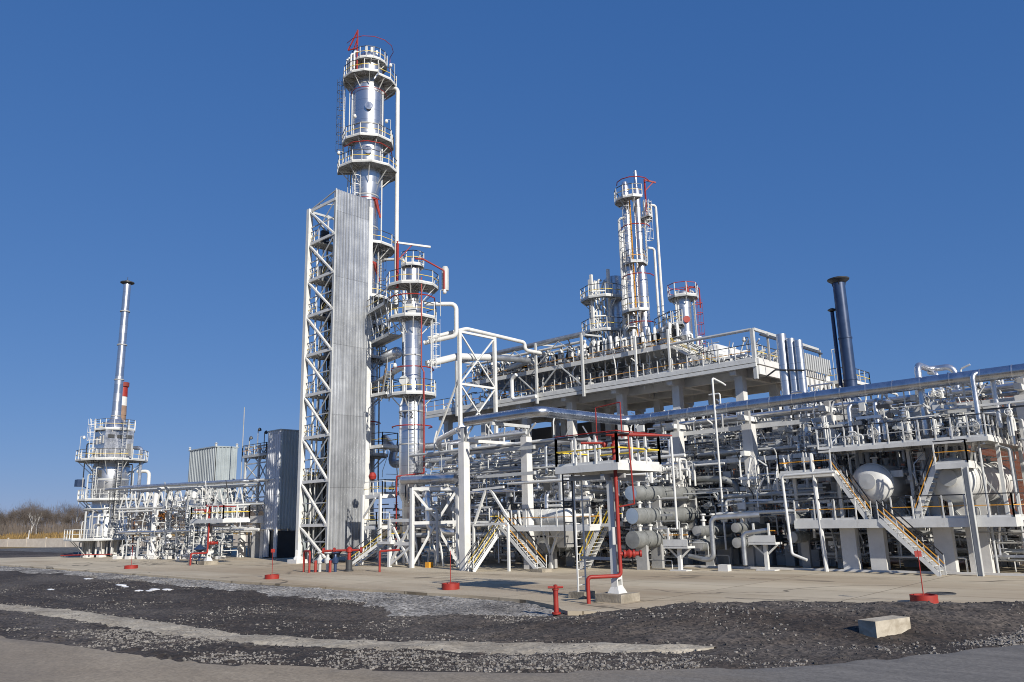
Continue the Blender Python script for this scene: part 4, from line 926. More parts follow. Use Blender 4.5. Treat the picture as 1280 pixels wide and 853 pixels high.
for x in frange(-61, -28, 5.5):
    b = MB(); b.box(x-.25, x+.25, DY0+.3, DY1-.3, DZ-.95, DZ-.34); b.part('cross_beam', WC, T)
    for y in (54.4, 60, 65): b = MB(); b.box(x-.32, x+.32, y-.32, y+.32, -.1, DZ-.95); b.part('column', WC, T)
rail(T, [(DX0, DY0+.1, DZ), (-26.2, DY0+.1, DZ)], mats=(WH, DK, OR), gap=1.35)
rail(T, [(DX1, DY0+.2, DZ), (DX1, DY1, DZ)], mats=(WH, DK, YL), gap=1.2)
UZ = 16.45
b = MB(); b.mat(0).box(-57.5, -33.6, 53.6, 64, UZ-.12, UZ); b.mat(1).box(-57.5, -33.55, 53.5, 53.65, UZ-.28, UZ+.1); b.box(-33.6, -33.4, 53.6, 64, UZ-.28, UZ+.1); b.part('upper_deck', [GRT, WH], T)
rail(T, [(-57.5, 53.6, UZ), (-33.6, 53.6, UZ)], mats=(WH, DK, OR), gap=1.1); rail(T, [(-33.55, 53.7, UZ), (-33.55, 60, UZ)], mats=(WH, DK, YL))
stairs(T, (-29.9, 53.6, DZ), (-33.5, 53.6, UZ), .9, (0, 1, 0), (WH, DK, YL))
for i, x in enumerate((-58, -52.6, -47.2, -41.8)):
    b = MB(); b.bar((x, 52.85, DZ-.9), (x, 52.85, 18.8), .2); b.bar((x, 52.85, 18.7), (x, 55.6, 18.9), .14); b.part('gantry_post', LG, T)
    if i < 3:
        b = MB(); b.bar((x+.1, 52.85, DZ+.1), (x+2.7, 52.85, UZ-.1), .1); b.bar((x+5.3, 52.85, DZ+.1), (x+2.7, 52.85, UZ-.1), .1); b.part('brace', LG, T)
        b = MB(); b.bar((x+.1, 52.85, UZ+.2), (x+2.7, 52.85, 18.5), .07); b.bar((x+5.3, 52.85, UZ+.2), (x+2.7, 52.85, 18.5), .07); b.part('brace', LG, T)
for x in (-36.4, -33.2): b = MB(); b.bar((x, 53.1, DZ), (x, 53.1, 17.6), .16); b.part('gantry_post', WH, T)
# hanging pipe spools and lamps under the upper deck
rgx = random.Random(31); b = MB()
for i in range(34):
    x = -57+i*.72; z = UZ-.3-rgx.random()*.9; b.path([(x, 54.3, UZ-.2), (x, 54.3, z), (x+.3, 54.1, z-.1)], .06, 6)
b.part('drain_pipes', WH, T)
for i in range(40):
    x = -62+i*.9; z = DZ+rgx.uniform(.6, 1.7); b = MB(); b.path([(x, 54.3+rgx.random(), DZ), (x, 54.3+rgx.random()*.3, z), (x+.25, 55, z+.1)], rgx.uniform(.05, .1), 6); b.part('riser', rgx.choice((WH, LG, GP)), T)
for (pts, r, m, lab) in (
    ([(-57.5, 53.1, 18.75), (-41.7, 53.1, 18.75)], .24, DP, 'long dull grey header pipe along the tops of the gantry posts'),
    ([(-57.5, 53.9, 18.3), (-42.2, 53.9, 18.3)], .13, WH, 'white pipe just below the dull grey header on the gantry posts'),
    ([(-57.5, 54.6, 18.1), (-43, 54.6, 18.1), (-43, 58, 18.1)], .11, LG, 'thin grey pipe behind the dull grey header on the gantry posts'),
    ([(-49.0, 41.5, 17.9), (-47, 44.0, 18.75), (-47, 51.2, 18.6), (-47, 51.2, 17.9), (-47, 54.5, 17.9)], .17, WH, 'white pipe crossing the top of the braced portal and turning down at its end'),
    ([(-48.6, 41, 15.6), (-47.6, 43.5, 16.4), (-47.6, 47.2, 16.8)], .3, WH, 'thick white pipe from the stepped column towards the braced portal'),
    ([(-47.6, 47.2, 16.8), (-47.6, 52.5, 17.2), (-52, 54, 17.2)], .27, DP, 'dull grey pipe running on from the thick white pipe to the air coolers')):
    b = MB(); b.path(pts, r, 12); b.top('pipe', m, lab, 'pipe')
# braced portal
T = thing('braced_portal', 'slender white portal frame with crossed braces standing in front of the cooler deck', 'portal', (-47, 45.2, 0))
for y in (43.2, 47.3): b = MB(); b.bar((-47, y, 7.5), (-47, y, 18.5), .26); b.part('post', WH, T)
for z in (18.4, 14.0, 9.6): b = MB(); b.bar((-47, 43.2, z), (-47, 47.3, z), .18); b.part('beam', WH, T)
for z0, z1 in ((14, 18.4), (9.6, 14)):
    for ya, yb in ((43.2, 47.3), (47.3, 43.2)): b = MB(); b.bar((-47, ya, z0), (-47, yb, z1), .11); b.part('brace', WH, T)
b = MB(); b.bar((-47, 43.2, 14.6), (-50.5, 43.2, 9.0), .13); b.part('brace', WH, T)
for y in (43.2, 47.3): b = MB(); b.bar((-47, y, 0), (-47, y, 7.5), .3); b.part('post', WH, T)

# air cooler units: header box, two U-bend nozzles, fan ring, motor
def U_mesh():
    b = MB(); b.path([(0, 0, 0), (0, 0, 1.05), (.4, -.5, 1.3), (.4, -.5, .15)], .125, 8, 1); return b.mesh('bend', WH, (0, 0, 0))
def hdr_mesh():
    b = MB(); b.box(-.85, .85, -.3, .3, 0, .55)
    for i in range(9): b.box(-.75+i*.17, -.66+i*.17, -.36, -.3, .12, .42)
    return b.mesh('header_box', WH, (0, 0, 0))
def fan_mesh(): b = MB(); b.lathe((0, 1.6, .5), [(.75, 0), (.82, .0), (.72, .6), (.68, .6)], 20); return b.mesh('fan_ring', DK, (0, 0, 0))
def mot_mesh(): b = MB(); b.lathe((.45, -.1, .62), [(0, 0), (.28, 0), (.34, .1), (.34, .65), (.22, .8), (0, .8)], 12, (.3, .2, 1)); return b.mesh('motor', BK, (0, 0, 0))
def pl_mesh(): b = MB(); b.box(-.8, .8, -.42, -.38, -.02, .3); return b.mesh('kick_plate', OR, (0, 0, 0))
def bun_mesh(): b = MB(); b.box(-.85, .85, .35, 8.5, .05, .45); return b.mesh('tube_bundle', LG, (0, 0, 0))
AC = [('header_box', hdr_mesh()), ('fan_ring', fan_mesh()), ('motor', mot_mesh()), ('kick_plate', pl_mesh()), ('tube_bundle', bun_mesh())]; UM = U_mesh()
for i in range(13):
    x = -56.4+i*1.86; t = thing('air_cooler', 'air cooler with white U-bend nozzles, one of the row on the upper deck', 'air cooler', (x, 54.7, UZ+.05), 'air coolers on the upper deck')
    for n_, me in AC: put_mesh(n_, me, t, (0, 0, 0))
    for dx in (-.65, -.2, .25, .6): o = put_mesh('bend', UM, t, (dx, rgx.uniform(-.2, .15), .5)); o.rotation_euler = (0, 0, rgx.uniform(-.5, .6)); o.scale = (1, 1, rgx.uniform(.7, 1.15))
# white bundled covers and drums at right of the upper deck
for i, (x, y, z, r, L) in enumerate(((-31.2, 56.5, 15.4, .75, 5), (-29.4, 57.5, 15.0, .6, 4), (-32.2, 58.5, 16.2, .8, 4))):
    b = MB(); cyl_h(b, (x, y, z), (x, y+L, z), r, 18); b.top('surge_drum', WH, ['low white drum on the deck at the foot of the yellow-railed stair', 'smaller white drum on the deck farther right of the stair', 'upper white drum behind the yellow-railed stair on the deck'][i], 'drum')
T = thing('pipe_gantry', 'pale pipe gantry with a corner post framing the right-hand end of the cooler deck', 'gantry', (-26.2, 53.2, DZ))
b = MB(); b.path([(-33.4, 53.2, 16.35), (-26.2, 53.2, 16.3)], .12, 8); b.part('top_pipe', LG, T)
b = MB(); b.bar((-26.1, 53.2, DZ-1.5), (-26.1, 53.2, 16.35), .26); b.part('post', LG, T)
b = MB(); b.bar((-26.0, 53.2, 16.3), (-26.0, 64.6, 16.3), .2); b.part('top_beam', LG, T)
b = MB(); b.bar((-25.7, 53.6, 15.9), (-25.7, 64.6, 15.9), .12); b.part('lower_beam', DK, T)
for y in (55, 58, 61, 64.4): b = MB(); b.bar((-25.8, y, DZ), (-25.8, y, 16.2), .14); b.part('post', GP, T)
lamp(T, (-26.6, 53.5), 14.6, 1.2, -.3); lamp(T, (-25.6, 66.5), 13.6, 2.9, .35)
T = thing('louvre_screen', 'white ribbed louvre panels standing behind the right end of the deck gantry', 'screen', (-25.4, 60, DZ))
for i in range(14): b = MB(); b.box(-25.35, -25.2, 59.2+i*.42, 59.4+i*.42, DZ-.1, DZ+1.2); b.part('louvre', LG, T)
for i in range(10): b = MB(); b.box(-25.0, -24.85, 57+i*.9, 57.25+i*.9, DZ-1.9, DZ-.9); b.part('louvre', WH, T)
T = thing('corner_platform', 'small white railed platform jutting out past the louvre panels beside the blue stack', 'platform', (-24.4, 67, DZ)); rect_platform(T, -25.6, -23.6, 64.5, 69, DZ-.7, 'sen', (WH, DK, YL))
b = MB()
for y in (65, 68): b.bar((-25.6, y, DZ-2.2), (-23.7, y, DZ-.9), .1)
b.part('bracket', WH, T)
rgx = random.Random(77)
for i in range(30):
    y = 54+i*.36; h = rgx.uniform(.4, 1.3); b = MB(); b.path([(-26.4, y, DZ), (-26.4, y, DZ+h), (-26.0, y+.2, DZ+h)], rgx.uniform(.05, .11), 6)
    b.top('deck_riser', rgx.choice((WH, LG, WH, GP)), 'short bent pipe among many along the deck edge below the gantry', 'pipe', 'short risers at the end of the deck')
# three silver ducts
for i, (x, z) in enumerate(((-22.05, 14.55), (-21.45, 14.15), (-20.95, 13.95))):
    b = MB(); b.lathe((x, 49, 3), [(.32 if i == 0 else .27, 0), (.32 if i == 0 else .27, z-3), (.2, z-2.98), (.2, z-3.5)], 20); t = b.top('vent_duct', AL, ['leftmost and tallest of the three upright silver ducts beside the deck', 'middle one of the three upright silver ducts beside the deck', 'rightmost of the three upright silver ducts beside the deck'][i], 'duct', 'silver ducts beside the deck')
T = thing('duct_bracket', 'dark bracket arm clamping the three silver ducts to the deck edge', 'bracket', (-22.5, 49.3, 11.9)); b = MB(); b.path([(-25.2, 52.9, 12.6), (-22.5, 48.65, 12.2), (-20.6, 48.7, 11.9)], .06, 6, 0); b.part('arm', DK, T)
# blue stack
T = thing('blue_stack', 'thick dark blue exhaust stack with a wide flat cap behind the silver pipe', 'stack', (-20.5, 56, 0))
b = MB(); b.lathe((-20.5, 56, 3), [(.46, 0), (.42, 16.4), (.36, 16.4), (.34, 15)], 28); b.part('shell', BL, T)
b = MB(); b.lathe((-20.5, 56, 19.25), [(.46, -.12), (.74, .1), (.76, .18), (.4, .3), (0, .34)], 28); b.part('cap', DK, T)
for k in range(4): t = k*PI/2+.4; b = MB(); b.bar((-20.5+.4*math.cos(t), 56+.4*math.sin(t), 18.9), (-20.5+.5*math.cos(t), 56+.5*math.sin(t), 19.4), .05); b.part('cap_stay', DK, T)
for z in (6, 9, 12, 15): b = MB(); b.lathe((-20.5, 56, z), [(.44, 0), (.475, 0), (.475, .1), (.43, .1)], 28); b.part('seam_band', BL, T)
q = off((-20.5, 56), -.5, .5); T = thing('thin_blue_stack', 'thin dark blue exhaust pipe with a small cap close beside the thick blue stack', 'stack', (*q, 0))
b = MB(); b.lathe((*q, 3), [(.15, 0), (.13, 14.1), (.08, 14.1)], 14); b.part('shell', BL, T); b = MB(); b.lathe((*q, 17.2), [(.15, -.05), (.3, .05), (.3, .1), (.1, .2), (0, .22)], 16); b.part('cap', DK, T)

# ------------------------------------------------------------------ columns standing behind the deck
c3 = (-38.6, 58)
T = thing('slim_column', 'tall slim silver column behind the deck, topped by a thin vent pipe and red rails', 'column', (*c3, DZ))
b = MB(); b.lathe((*c3, 0), [(.55, DZ), (.52, 24), (.36, 25.2), (.33, 32.6), (.17, 33.0), (.16, 34.6), (.1, 34.6)], 24); b.part('shell', AL, T)
q = off(c3, -1.0, .3); b = MB(); b.lathe((*q, 0), [(.42, DZ), (.42, 26.5), (.38, 33), (.25, 33.6), (0, 33.7)], 20); b.part('twin_shell', AP, T)
for s, zt in ((-1.75, 30.0), (-1.55, 28.8), (1.35, 27.0), (1.75, 31.2)):
    q = off(c3, s, .2); b = MB(); b.path([(*off(c3, s*.55), zt), (*q, zt), (*q, DZ)], .12, 8); b.part('downcomer', WH, T)
for (z, ri, ro, a0, a1, m) in ((31.6, .4, 1.55, 130, 300, RL), (29.9, .4, 1.3, -50, 60, RL), (25.5, .4, 1.1, 120, 420, RG), (20.9, .55, 1.5, 120, 300, RL), (18.0, .55, 1.4, -60, 80, RL)):
    ring_platform(T, off(c3, -.5) if a0 > 100 else c3, z, ri, ro, ang0+a0, ang0+a1, 5, m, 3, gap=.7)
for z, R in ((33.4, 1.5), (28.9, 1.35), (24.2, 1.4), (19.8, 1.3)): red_ring(T, off(c3, -.3), z, R, ang0-200, ang0-20, 6, .045)
b = MB(); q = off(c3, .75, -.4); b.bar((*q, 29.8), (*q, 33.6), .12); b.bar((*q, 33.5), (*off(c3, 1.8, -.4), 33.2), .12); b.bar((*q, 32.4), (*off(c3, 1.5, -.4), 33.2), .08); b.part('davit', RD, T)
ladder(T, (*off(c3, .55, -.3), 25.5), 31.5, (U[0], U[1], 0), w=.4); ladder(T, (*off(c3, -.75, -.4), DZ+2), 31.5, (-U[0], -U[1], 0), w=.4, mats=(OR, LG))
q = off(c3, 2.1, .2); b = MB(); b.path([(*off(c3, 1.8), 19.6), (*q, 19.6), (*q, 15)], .05, 6); b.part('water_riser', RD, T)
b = MB(); b.box(c3[0]-.9, c3[0]+.9, c3[1]-.9, c3[1]+.9, DZ, DZ+.4); b.part('plinth', WC, T)
c4 = (-36.0, 60.3)
c4 = (-34.5, 58)
T = thing('knockout_drum', 'short stout silver upright drum with red rails right of the slim column', 'drum', (*c4, DZ))
b = MB(); b.lathe((*c4, 0), [(.62, DZ), (.62, 21.4), (.66, 21.4), (.66, 21.6), (.5, 21.9), (0, 22.1)], 28); b.part('shell', AL, T)
ring_platform(T, c4, 21.4, .64, 1.3, 0, 360, 8, (WH, RD, RD), 4, gap=.7); ring_platform(T, c4, 18.9, .64, 1.5, ang0+120, ang0+250, 4, RL, 3)
b = MB(); q = off(c4, 1.5, .2); b.path([(*off(c4, .6), 22.4), (*q, 22.3), (*q, 20.5)], .05, 6); b.part('water_line', RD, T)
b = MB(); b.lathe((*off(c4, .3, -.3), 21.8), [(.18, 0), (.2, .3), (.05, .8), (0, 1.0)], 10); b.part('relief_cap', RD, T)
ladder(T, (*off(c4, .85, -.2), DZ), 21.2, (U[0], U[1], 0), w=.4, mats=(LG, RD))
for s in (-.75, -.55, .85): q = off(c4, s, -.3); b = MB(); b.path([(*q, DZ), (*q, 21.9), (*off(c4, s*.5), 21.9)], .07, 8); b.part('drain_line', WH, T)
d = Vector((U[1], -U[0], 0)); b = MB(); b.lathe(Vector((*c4, 19.3))+d*.58, [(.22, 0), (.22, .14), (.3, .14), (.3, .2), (0, .2)], 14, d); b.part('manway', RD, T)
c5 = (-43.2, 58)
T = thing('lattice_tower', 'square white lattice tower with two railed landings beside a fat silver drum', 'tower', (*c5, DZ))
sq = [off(c5, s, d_) for s, d_ in ((-1.0, -.8), (.6, -.8), (.6, .8), (-1.0, .8))]
for k in range(4):
    b = MB(); b.bar((*sq[k], DZ), (*sq[k], 25.3 if k != 1 else 25.8), .24); b.part('post', WH, T)
    for z0 in (DZ+.2, 16.6, 19.0, 21.4):
        b = MB(); p, q = sq[k], sq[(k+1) % 4]; z1 = z0+2.3; b.bar((*p, z0), (*q, z1), .08); b.bar((*q, z0), (*p, z1), .08); b.bar((*p, z1), (*q, z1), .11); b.part('bracing', WH if k == 0 else LG, T)
for z in (23.0, 19.8): ring_platform(T, off(c5, .1), z, 1.1, 2.1, ang0-225, ang0+45, 6, RL, 4, gap=.8)
for i in range(6): q = off(c5, -.9+i*.3, -.3); b = MB(); b.path([(*q, DZ), (*q, 24.2+(i % 3)*.4), (*off(q, .3, .2), 24.9)], .1, 8); b.part('pipe', WH if i % 2 else LG, T)
q = off(c5, 1.3, .4); b = MB(); b.lathe((*q, 0), [(.85, DZ), (.85, 25.0), (.8, 25.3), (0, 25.5)], 24); b.top('fat_drum', AL, 'fat silver upright drum against the right of the white lattice tower', 'drum')
B = thing('link_walkway', 'narrow railed walkway linking the lattice tower, slim column and short drum', 'walkway', (-38, 58, 18.6)); bridge_deck(B, off(c5, 1.9, -.8), off(c3, -1.2, -1.0), .8, 19.4); bridge_deck(B, off(c3, 1.1, -.8), off(c4, -1.0, -.9), .8, 18.9)
b = MB()
for i in range(9): q = off(c3, -2.6+i*.8, -3.4); b.path([(*q, UZ), (*q, UZ+1.3+.3*(i % 2)), (*off(q, .35), UZ+1.3+.3*(i % 2)), (*off(q, .35), UZ)], .1, 8)
b.top('bend_row', WH, 'row of tall white U-bend pipes on the upper deck in front of the slim column', 'pipes')
# brick building behind everything
BR2 = paint('red_brick', (.30, .10, .055), .9, var=.22, scale=.7)
def brick(name, base):
    m, nt, bs = nt_new(name); L = nt.links.new; g = ND(nt, 'ShaderNodeNewGeometry'); mp = ND(nt, 'ShaderNodeMapping'); mp.inputs['Rotation'].default_value = (PI/2, 0, 0)
    L(g.outputs['Position'], mp.inputs[0]); br = ND(nt, 'ShaderNodeTexBrick', i_Scale=1.0); br.inputs['Color1'].default_value = (*base, 1); br.inputs['Color2'].default_value = (*[c*.7 for c in base], 1); br.inputs['Mortar'].default_value = (.3, .24, .2, 1)
    br.inputs['Brick Width'].default_value = .26; br.inputs['Row Height'].default_value = .08; br.inputs['Mortar Size'].default_value = .008; L(mp.outputs[0], br.inputs['Vector']); L(br.outputs[0], bs.inputs['Base Color']); bs.inputs['Roughness'].default_value = .9
    return m
BRM = brick('brick_masonry', (.36, .12, .06))
T = thing('brick_building', 'red brick building glimpsed behind the pipe rack, taller at its right end', 'building', (-20, 64, 0))
b = MB(); b.box(-64, -16.4, 66.3, 74, 0, 7.6); b.part('low_wing', BRM, T); b = MB(); b.box(-64, -27, 66.6, 74, 7.6, 13.0); b.part('shade_backing', paint('under_deck_shade', (.16, .14, .12), .9, var=.25, scale=.5), T)  # dark wall above the brick is added; its colour stands for under-deck shade
b = MB(); b.box(-16.2, 14, 60, 72, 0, 10.9); b.part('tall_wing', BRM, T)
b = MB(); b.box(-16.4, 14.2, 59.75, 72, 10.9, 11.1); b.part('roof', LG, T); b = MB(); b.box(-64.2, -16.4, 66.1, 66.6, 7.6, 7.75); b.part('roof', LG, T)
for i in range(9):
    x = -62+i*4.6; b = MB(); b.box(x-.7, x+.7, 66.22, 66.32, 3.4, 5.4); w_ = b.part('window', GLASS, T); f = MB()
    for xx in (x-.72, x, x+.72): f.box(xx-.05, xx+.05, 66.16, 66.23, 3.35, 5.45)
    f.box(x-.72, x+.72, 66.16, 66.23, 3.3, 3.4); f.box(x-.72, x+.72, 66.16, 66.23, 5.4, 5.5); f.part('frame', WH, w_)
# ------------------------------------------------------------------ pipe racks
def pillar(T, x, y, z1, w=.52):
    b = MB(); b.box(x-w/2, x+w/2, y-w/2, y+w/2, -.1, z1); b.part('pillar', WC, T)
    b = MB(); b.box(x-w*.42, x+w*.42, y-w*.42, y+w*.42, z1, z1+.04); b.part('bearing_plate', GP, T)
R1 = thing('end_pipe_rack', 'pipe rack on two tall white concrete pillars, its pipes running away under the deck', 'pipe rack', (-35.7, 35.5, 0))
for y in (35.5, 41.5, 47.5):
    for x in (-38.3, -33.1):
        if (x, y) == (-33.1, 35.5): x, y2 = -35.3, 38.3
        else: y2 = y
        pillar(R1, x, y2, 8.1 if y2 != 38.3 else 8.35)
    for z in (7.7, 6.1, 4.6, 3.1) if y > 36 else ():
        b = MB(); b.box(-38.9, -32.4, y-.12, y+.12, z-.3, z); b.part('beam', WH, R1)
b = MB(); b.bar((-35.3, 35.1, 9.05), (-35.3, 38.6, 9.05), .2, .2); b.part('cross_arm', LG, R1)
b = MB(); b.ibeam((-35.3, 38.3, 8.35), (-35.3, 38.3, 8.95), .3, .3, (0, 1, 0)); b.bar((-35.2, 38.3, 8.5), (-34.4, 38.3, 9.2), .09); b.bar((-35.4, 38.3, 8.5), (-36.2, 38.3, 9.2), .09); b.part('stub_post', LG, R1)
for x in (-38.3,):
    b = MB(); b.ibeam((x, 35.5, 8.1), (x, 35.5, 9.15), .3, .3, (0, 1, 0)); b.bar((x+.1, 35.5, 8.3), (x+.9, 35.5, 9.1), .09); b.bar((x-.1, 35.5, 8.3), (x-.9, 35.5, 9.1), .09); b.part('stub_post', LG, R1)
    b = MB(); b.box(x-.1, x+.1, 35.8, 50, 8.15, 8.35); b.part('beam', WH, R1)
for z in (7.6, 6.0): b = MB(); b.box(-38.0, -33.4, 36.9, 37.1, z-.2, z); b.part('beam', LG, R1)
R2 = thing('long_pipe_rack', 'long pipe rack of white tapering concrete pillars and cross arms carrying the big silver pipe', 'pipe rack', (-18, 46, 0))
for x in (-28.6, -23.4, -18.3, -13.3, -8.5, -3.6, 1.4):
    for y in (46, 51.5):
        b = MB(); w = .33
        b.add([(x-w, y-.3, -.1), (x+w, y-.3, -.1), (x+w, y+.3, -.1), (x-w, y+.3, -.1), (x-w, y-.3, 8.55), (x+w, y-.3, 8.55), (x+w, y+.3, 8.55), (x-w, y+.3, 8.55)], [(3, 2, 1, 0), (4, 5, 6, 7), (0, 1, 5, 4), (1, 2, 6, 5), (2, 3, 7, 6), (3, 0, 4, 7)]); b.part('pillar', WC, R2)
        b = MB(); b.bar((x, y, 8.55), (x, y, 9.4), .28, .28, (1, 0, 0)); b.part('stub_post', GP, R2)
    for z in (8.9, 6.7, 4.9) if x < -12 else (8.9,): b = MB(); b.bar((x, 44.9, z), (x, 52.4, z), .26, .3); b.part('cross_arm', WH, R2)
for y in (46, 51.5):
    for z in (8.4, 6.4, 4.6):
        b = MB(); b.bar((-30.5, y+.34, z), (4 if z > 8 else -12.9, y+.34, z), .16, .26); b.part('longitudinal_beam', WH if y < 50 else LG, R2)
b = MB()
for i in range(12): x = -29+i*2.6; b.bar((x, 46.2, 4.5), (x+1.3, 46.2, 2.6), .09)
b.part('bracing', LG, R2)
# the big silver pipe on top
T = thing('main_header_pipe', 'big silver insulated pipe stepping over both pipe racks and running off at right', 'pipe', (-20, 46, 9.2))
bp = [(-38.0, 35.5, 9.45), (-31.6, 35.5, 9.45), (-31.6, 44.6, 9.5), (8, 44.6, 9.65)]
b = MB(); b.path(bp, .33, 20, .9); b.part('pipe_body', HP, T)
for i in range(26):
    x = -29.5+i*1.4; b = MB(); b.lathe((x, 44.6, 9.51+(x+31)*.0038), [(.33, -.03), (.342, -.03), (.342, .03), (.33, .03)], 20, (1, 0, 0)); b.part('jacket_band', AP, T)
b = MB(); b.path([(-31.6, 35.3, 10.35), (-32.6, 35.3, 10.35), (-33.6, 35.3, 10.35), (-33.6, 35.3, 11.7), (-33.2, 35.3, 11.9)], .12, 8); b.part('vent_loop', WH, T)
for (pts, r, m, lab) in (
    ([(-12.9, 45, 6.9), (-12.9, 45, 10.65), (-12.9, 47.2, 10.65), (-11.7, 47.2, 10.65), (-11.7, 47.2, 9)], .17, AP, 'silver pipe loop rising in an arch over the big header pipe'),
    ([(-12.4, 46.4, 9.6), (-12.4, 46.4, 10.3), (-12.9, 47, 10.45)], .12, AP, 'small silver bend tucked under the arch over the big header pipe'),
    ([(-24.7, 44.3, 1.0), (-24.7, 44.3, 9.0), (-24.7, 44.3, 11.5), (-24.7, 45.5, 11.3), (-24.7, 45.9, 11.2)], .065, WH, 'slender white pipe climbing past the big header pipe in front of the deck'),
    ([(-32.4, 35.2, 8.2), (-36.9, 35.2, 8.2)], .1, LG, 'thin grey pipe just under the big silver pipe between the two tall pillars'),
    ([(-47.9, 42, 8.6), (-46.5, 40.4, 9.0), (-44, 38.4, 9.0), (-39.0, 36.0, 9.2)], .2, AP, 'silver pipe passing behind the stepped column towards the tall white pillars'),
    ([(-56.5, 42.8, 10.4), (-55, 42.6, 9.3), (-48.5, 42.4, 9.0), (-39.2, 42.4, 9.2)], .33, AP, 'thick silver pipe elbowing down behind the stepped column'),
    ([(-56, 43.6, 9.6), (-55.6, 42.9, 8.0), (-47, 43, 7.9)], .36, AP, 'thickest silver elbow low behind the stepped column')):
    b = MB(); b.path(pts, r, 14); b.top('pipe', m, lab, 'pipe')

# pipes lying on the tiers of the long rack (run left-right)
rg = random.Random(101); MIX = (WH, LG, AP, AP, DP, GP)
TN = {8.9: 'top', 6.7: 'middle', 4.9: 'lowest'}
MN = {WH: 'white', LG: 'pale grey', AP: 'silver', DP: 'dull silver', GP: 'grey', EX: 'dark grey', RUST: 'rusty'}
NMS = {'pipes lying on the long pipe rack': 'rack_pipe', 'valve pipes above the vessels': 'valve_pipe'}
def rack_pipe(pts, r, m, lab, grp, n=8, bend=1.0, valves=()):
    nm = NMS.get(grp, 'upright_pipe' if 'upright' in grp else 'process_pipe')
    if valves:
        t = thing(nm, lab, 'pipe', pts[0], grp); b = MB(); b.path(pts, r, n, bend); b.part('pipe_body', m, t)
        for at, ax in valves: gate_valve(t, at, ax, VALVE_W if rg.random() < .75 else VALVE_G, min(1.5, max(.8, r*11)))
    else:
        b = MB(); b.path(pts, r, n, bend); t = b.top(nm, m, lab, 'pipe', grp)
    return t
for z, cnt in ((8.9, 15), (6.7, 17), (4.9, 13)):
    ys = sorted(rg.uniform(46.5, 52.2) for _ in range(cnt))
    for y in ys:
        r = rg.choice((.05, .07, .07, .1, .13, .17)); m = rg.choice(MIX); x0 = rg.choice((-32, -31, -30, -29, -24)); x1 = rg.choice((6, 6, 7, -3, -9)) if z > 8 else rg.choice((-12.6, -13.4, -14, -17))
        zz_ = z+.17+r; pts = [(x0, y, zz_), (x1, y, zz_)]
        if rg.random() < .45:
            xm = rg.uniform(-27, -16); d = rg.choice((-1, 1))*rg.uniform(.4, 1.1); pts = [(x0, y, zz_), (xm, y, zz_), (xm, y, zz_+abs(d)), (xm+rg.uniform(.6, 2.4), y, zz_+abs(d))]; pts += [(pts[-1][0], y, zz_), (x1, y, zz_)] if rg.random() < .6 else []
        sz = 'thin' if r < .09 else 'thick' if r > .12 else 'medium'
        rack_pipe(pts, r, m, f'{sz} {MN[m]} pipe lying on the {TN[z]} tier of the long rack', 'pipes lying on the long pipe rack')
# pipes of the end rack (run away from the viewer) and those turning off to the left
for z in (7.7, 6.1, 4.6, 3.1):
    for k in range(12):
        x = -38.6+k*.53+rg.uniform(-.12, .12); r = rg.choice((.05, .07, .1, .12, .15)); m = rg.choice(MIX); zz_ = z+r
        y0 = rg.uniform(39.0, 40.2); pts = [(x, y0, zz_), (x, 53+rg.random()*5, zz_)]
        q = rg.random()
        if q < .35: pts = [(x+rg.uniform(1.5, 5), y0, zz_-.5), (x, y0, zz_-.5), (x, y0+.3, zz_)]+pts[1:]
        elif q < .75: pts = [(x-rg.uniform(2, 14), y0+rg.uniform(0, .6), zz_+.3), (x, y0, zz_+.3)]+pts[1:]
        else: pts = [(x, y0, zz_-rg.uniform(1, 2.6))]+[(x, y0, zz_)]+pts[1:]
        sz = 'thin' if r < .09 else 'thick' if r > .12 else 'medium'
        rack_pipe(pts, r, m, f'{sz} {MN[m]} pipe threading the {"top" if z > 7 else "upper" if z > 5 else "lower" if z > 4 else "bottom"} level of the end rack', 'pipes threading the end rack')
# pipes running left-right behind and beside the end rack
for i in range(96):
    y = rg.uniform(38.9, 51.5); z = rg.choice((1.2, 2.0, 2.8, 3.4, 4.2, 5.0, 5.5, 6.4, 7.0, 7.9, 8.6))+rg.uniform(-.15, .15); r = rg.choice((.05, .06, .08, .1, .12, .16, .2)); m = rg.choice(MIX)
    x0 = rg.uniform(-57, -44) if y > 41.5 or z < 6 else rg.uniform(-47, -42); x1 = rg.uniform(-41, -27) if z < 8 else rg.uniform(-45, -38)
    if x1 > -33 and y < 44.5 and z < 5.2: x1 = -33.5
    if y < 42 and x0 < -50: x0 = -47.2
    pts = [(x0, y, z), (x1, y, z)]; q = rg.random(); vl = []
    if q < .3: pts = [(x0, y, z-rg.uniform(.6, 2))]+pts
    elif q < .6: pts = pts+[(x1, y, max(.2, z-rg.uniform(.6, 2.5)))]
    elif q < .75: pts = pts+[(x1, y+2.5, z)]
    if rg.random() < .5 and r < .13: vl = [((x0+(x1-x0)*rg.uniform(.3, .8), y, z), rg.choice('xX')) for _ in range(2)]
    sz = 'thin' if r < .075 else 'thick' if r > .11 else 'medium'
    rack_pipe(pts, r, m, f'{sz} {MN[m]} pipe {"high" if z > 5.6 else "midway up" if z > 3 else "low"} in the tangle beside the end rack', 'pipes tangled beside the end rack', valves=vl)
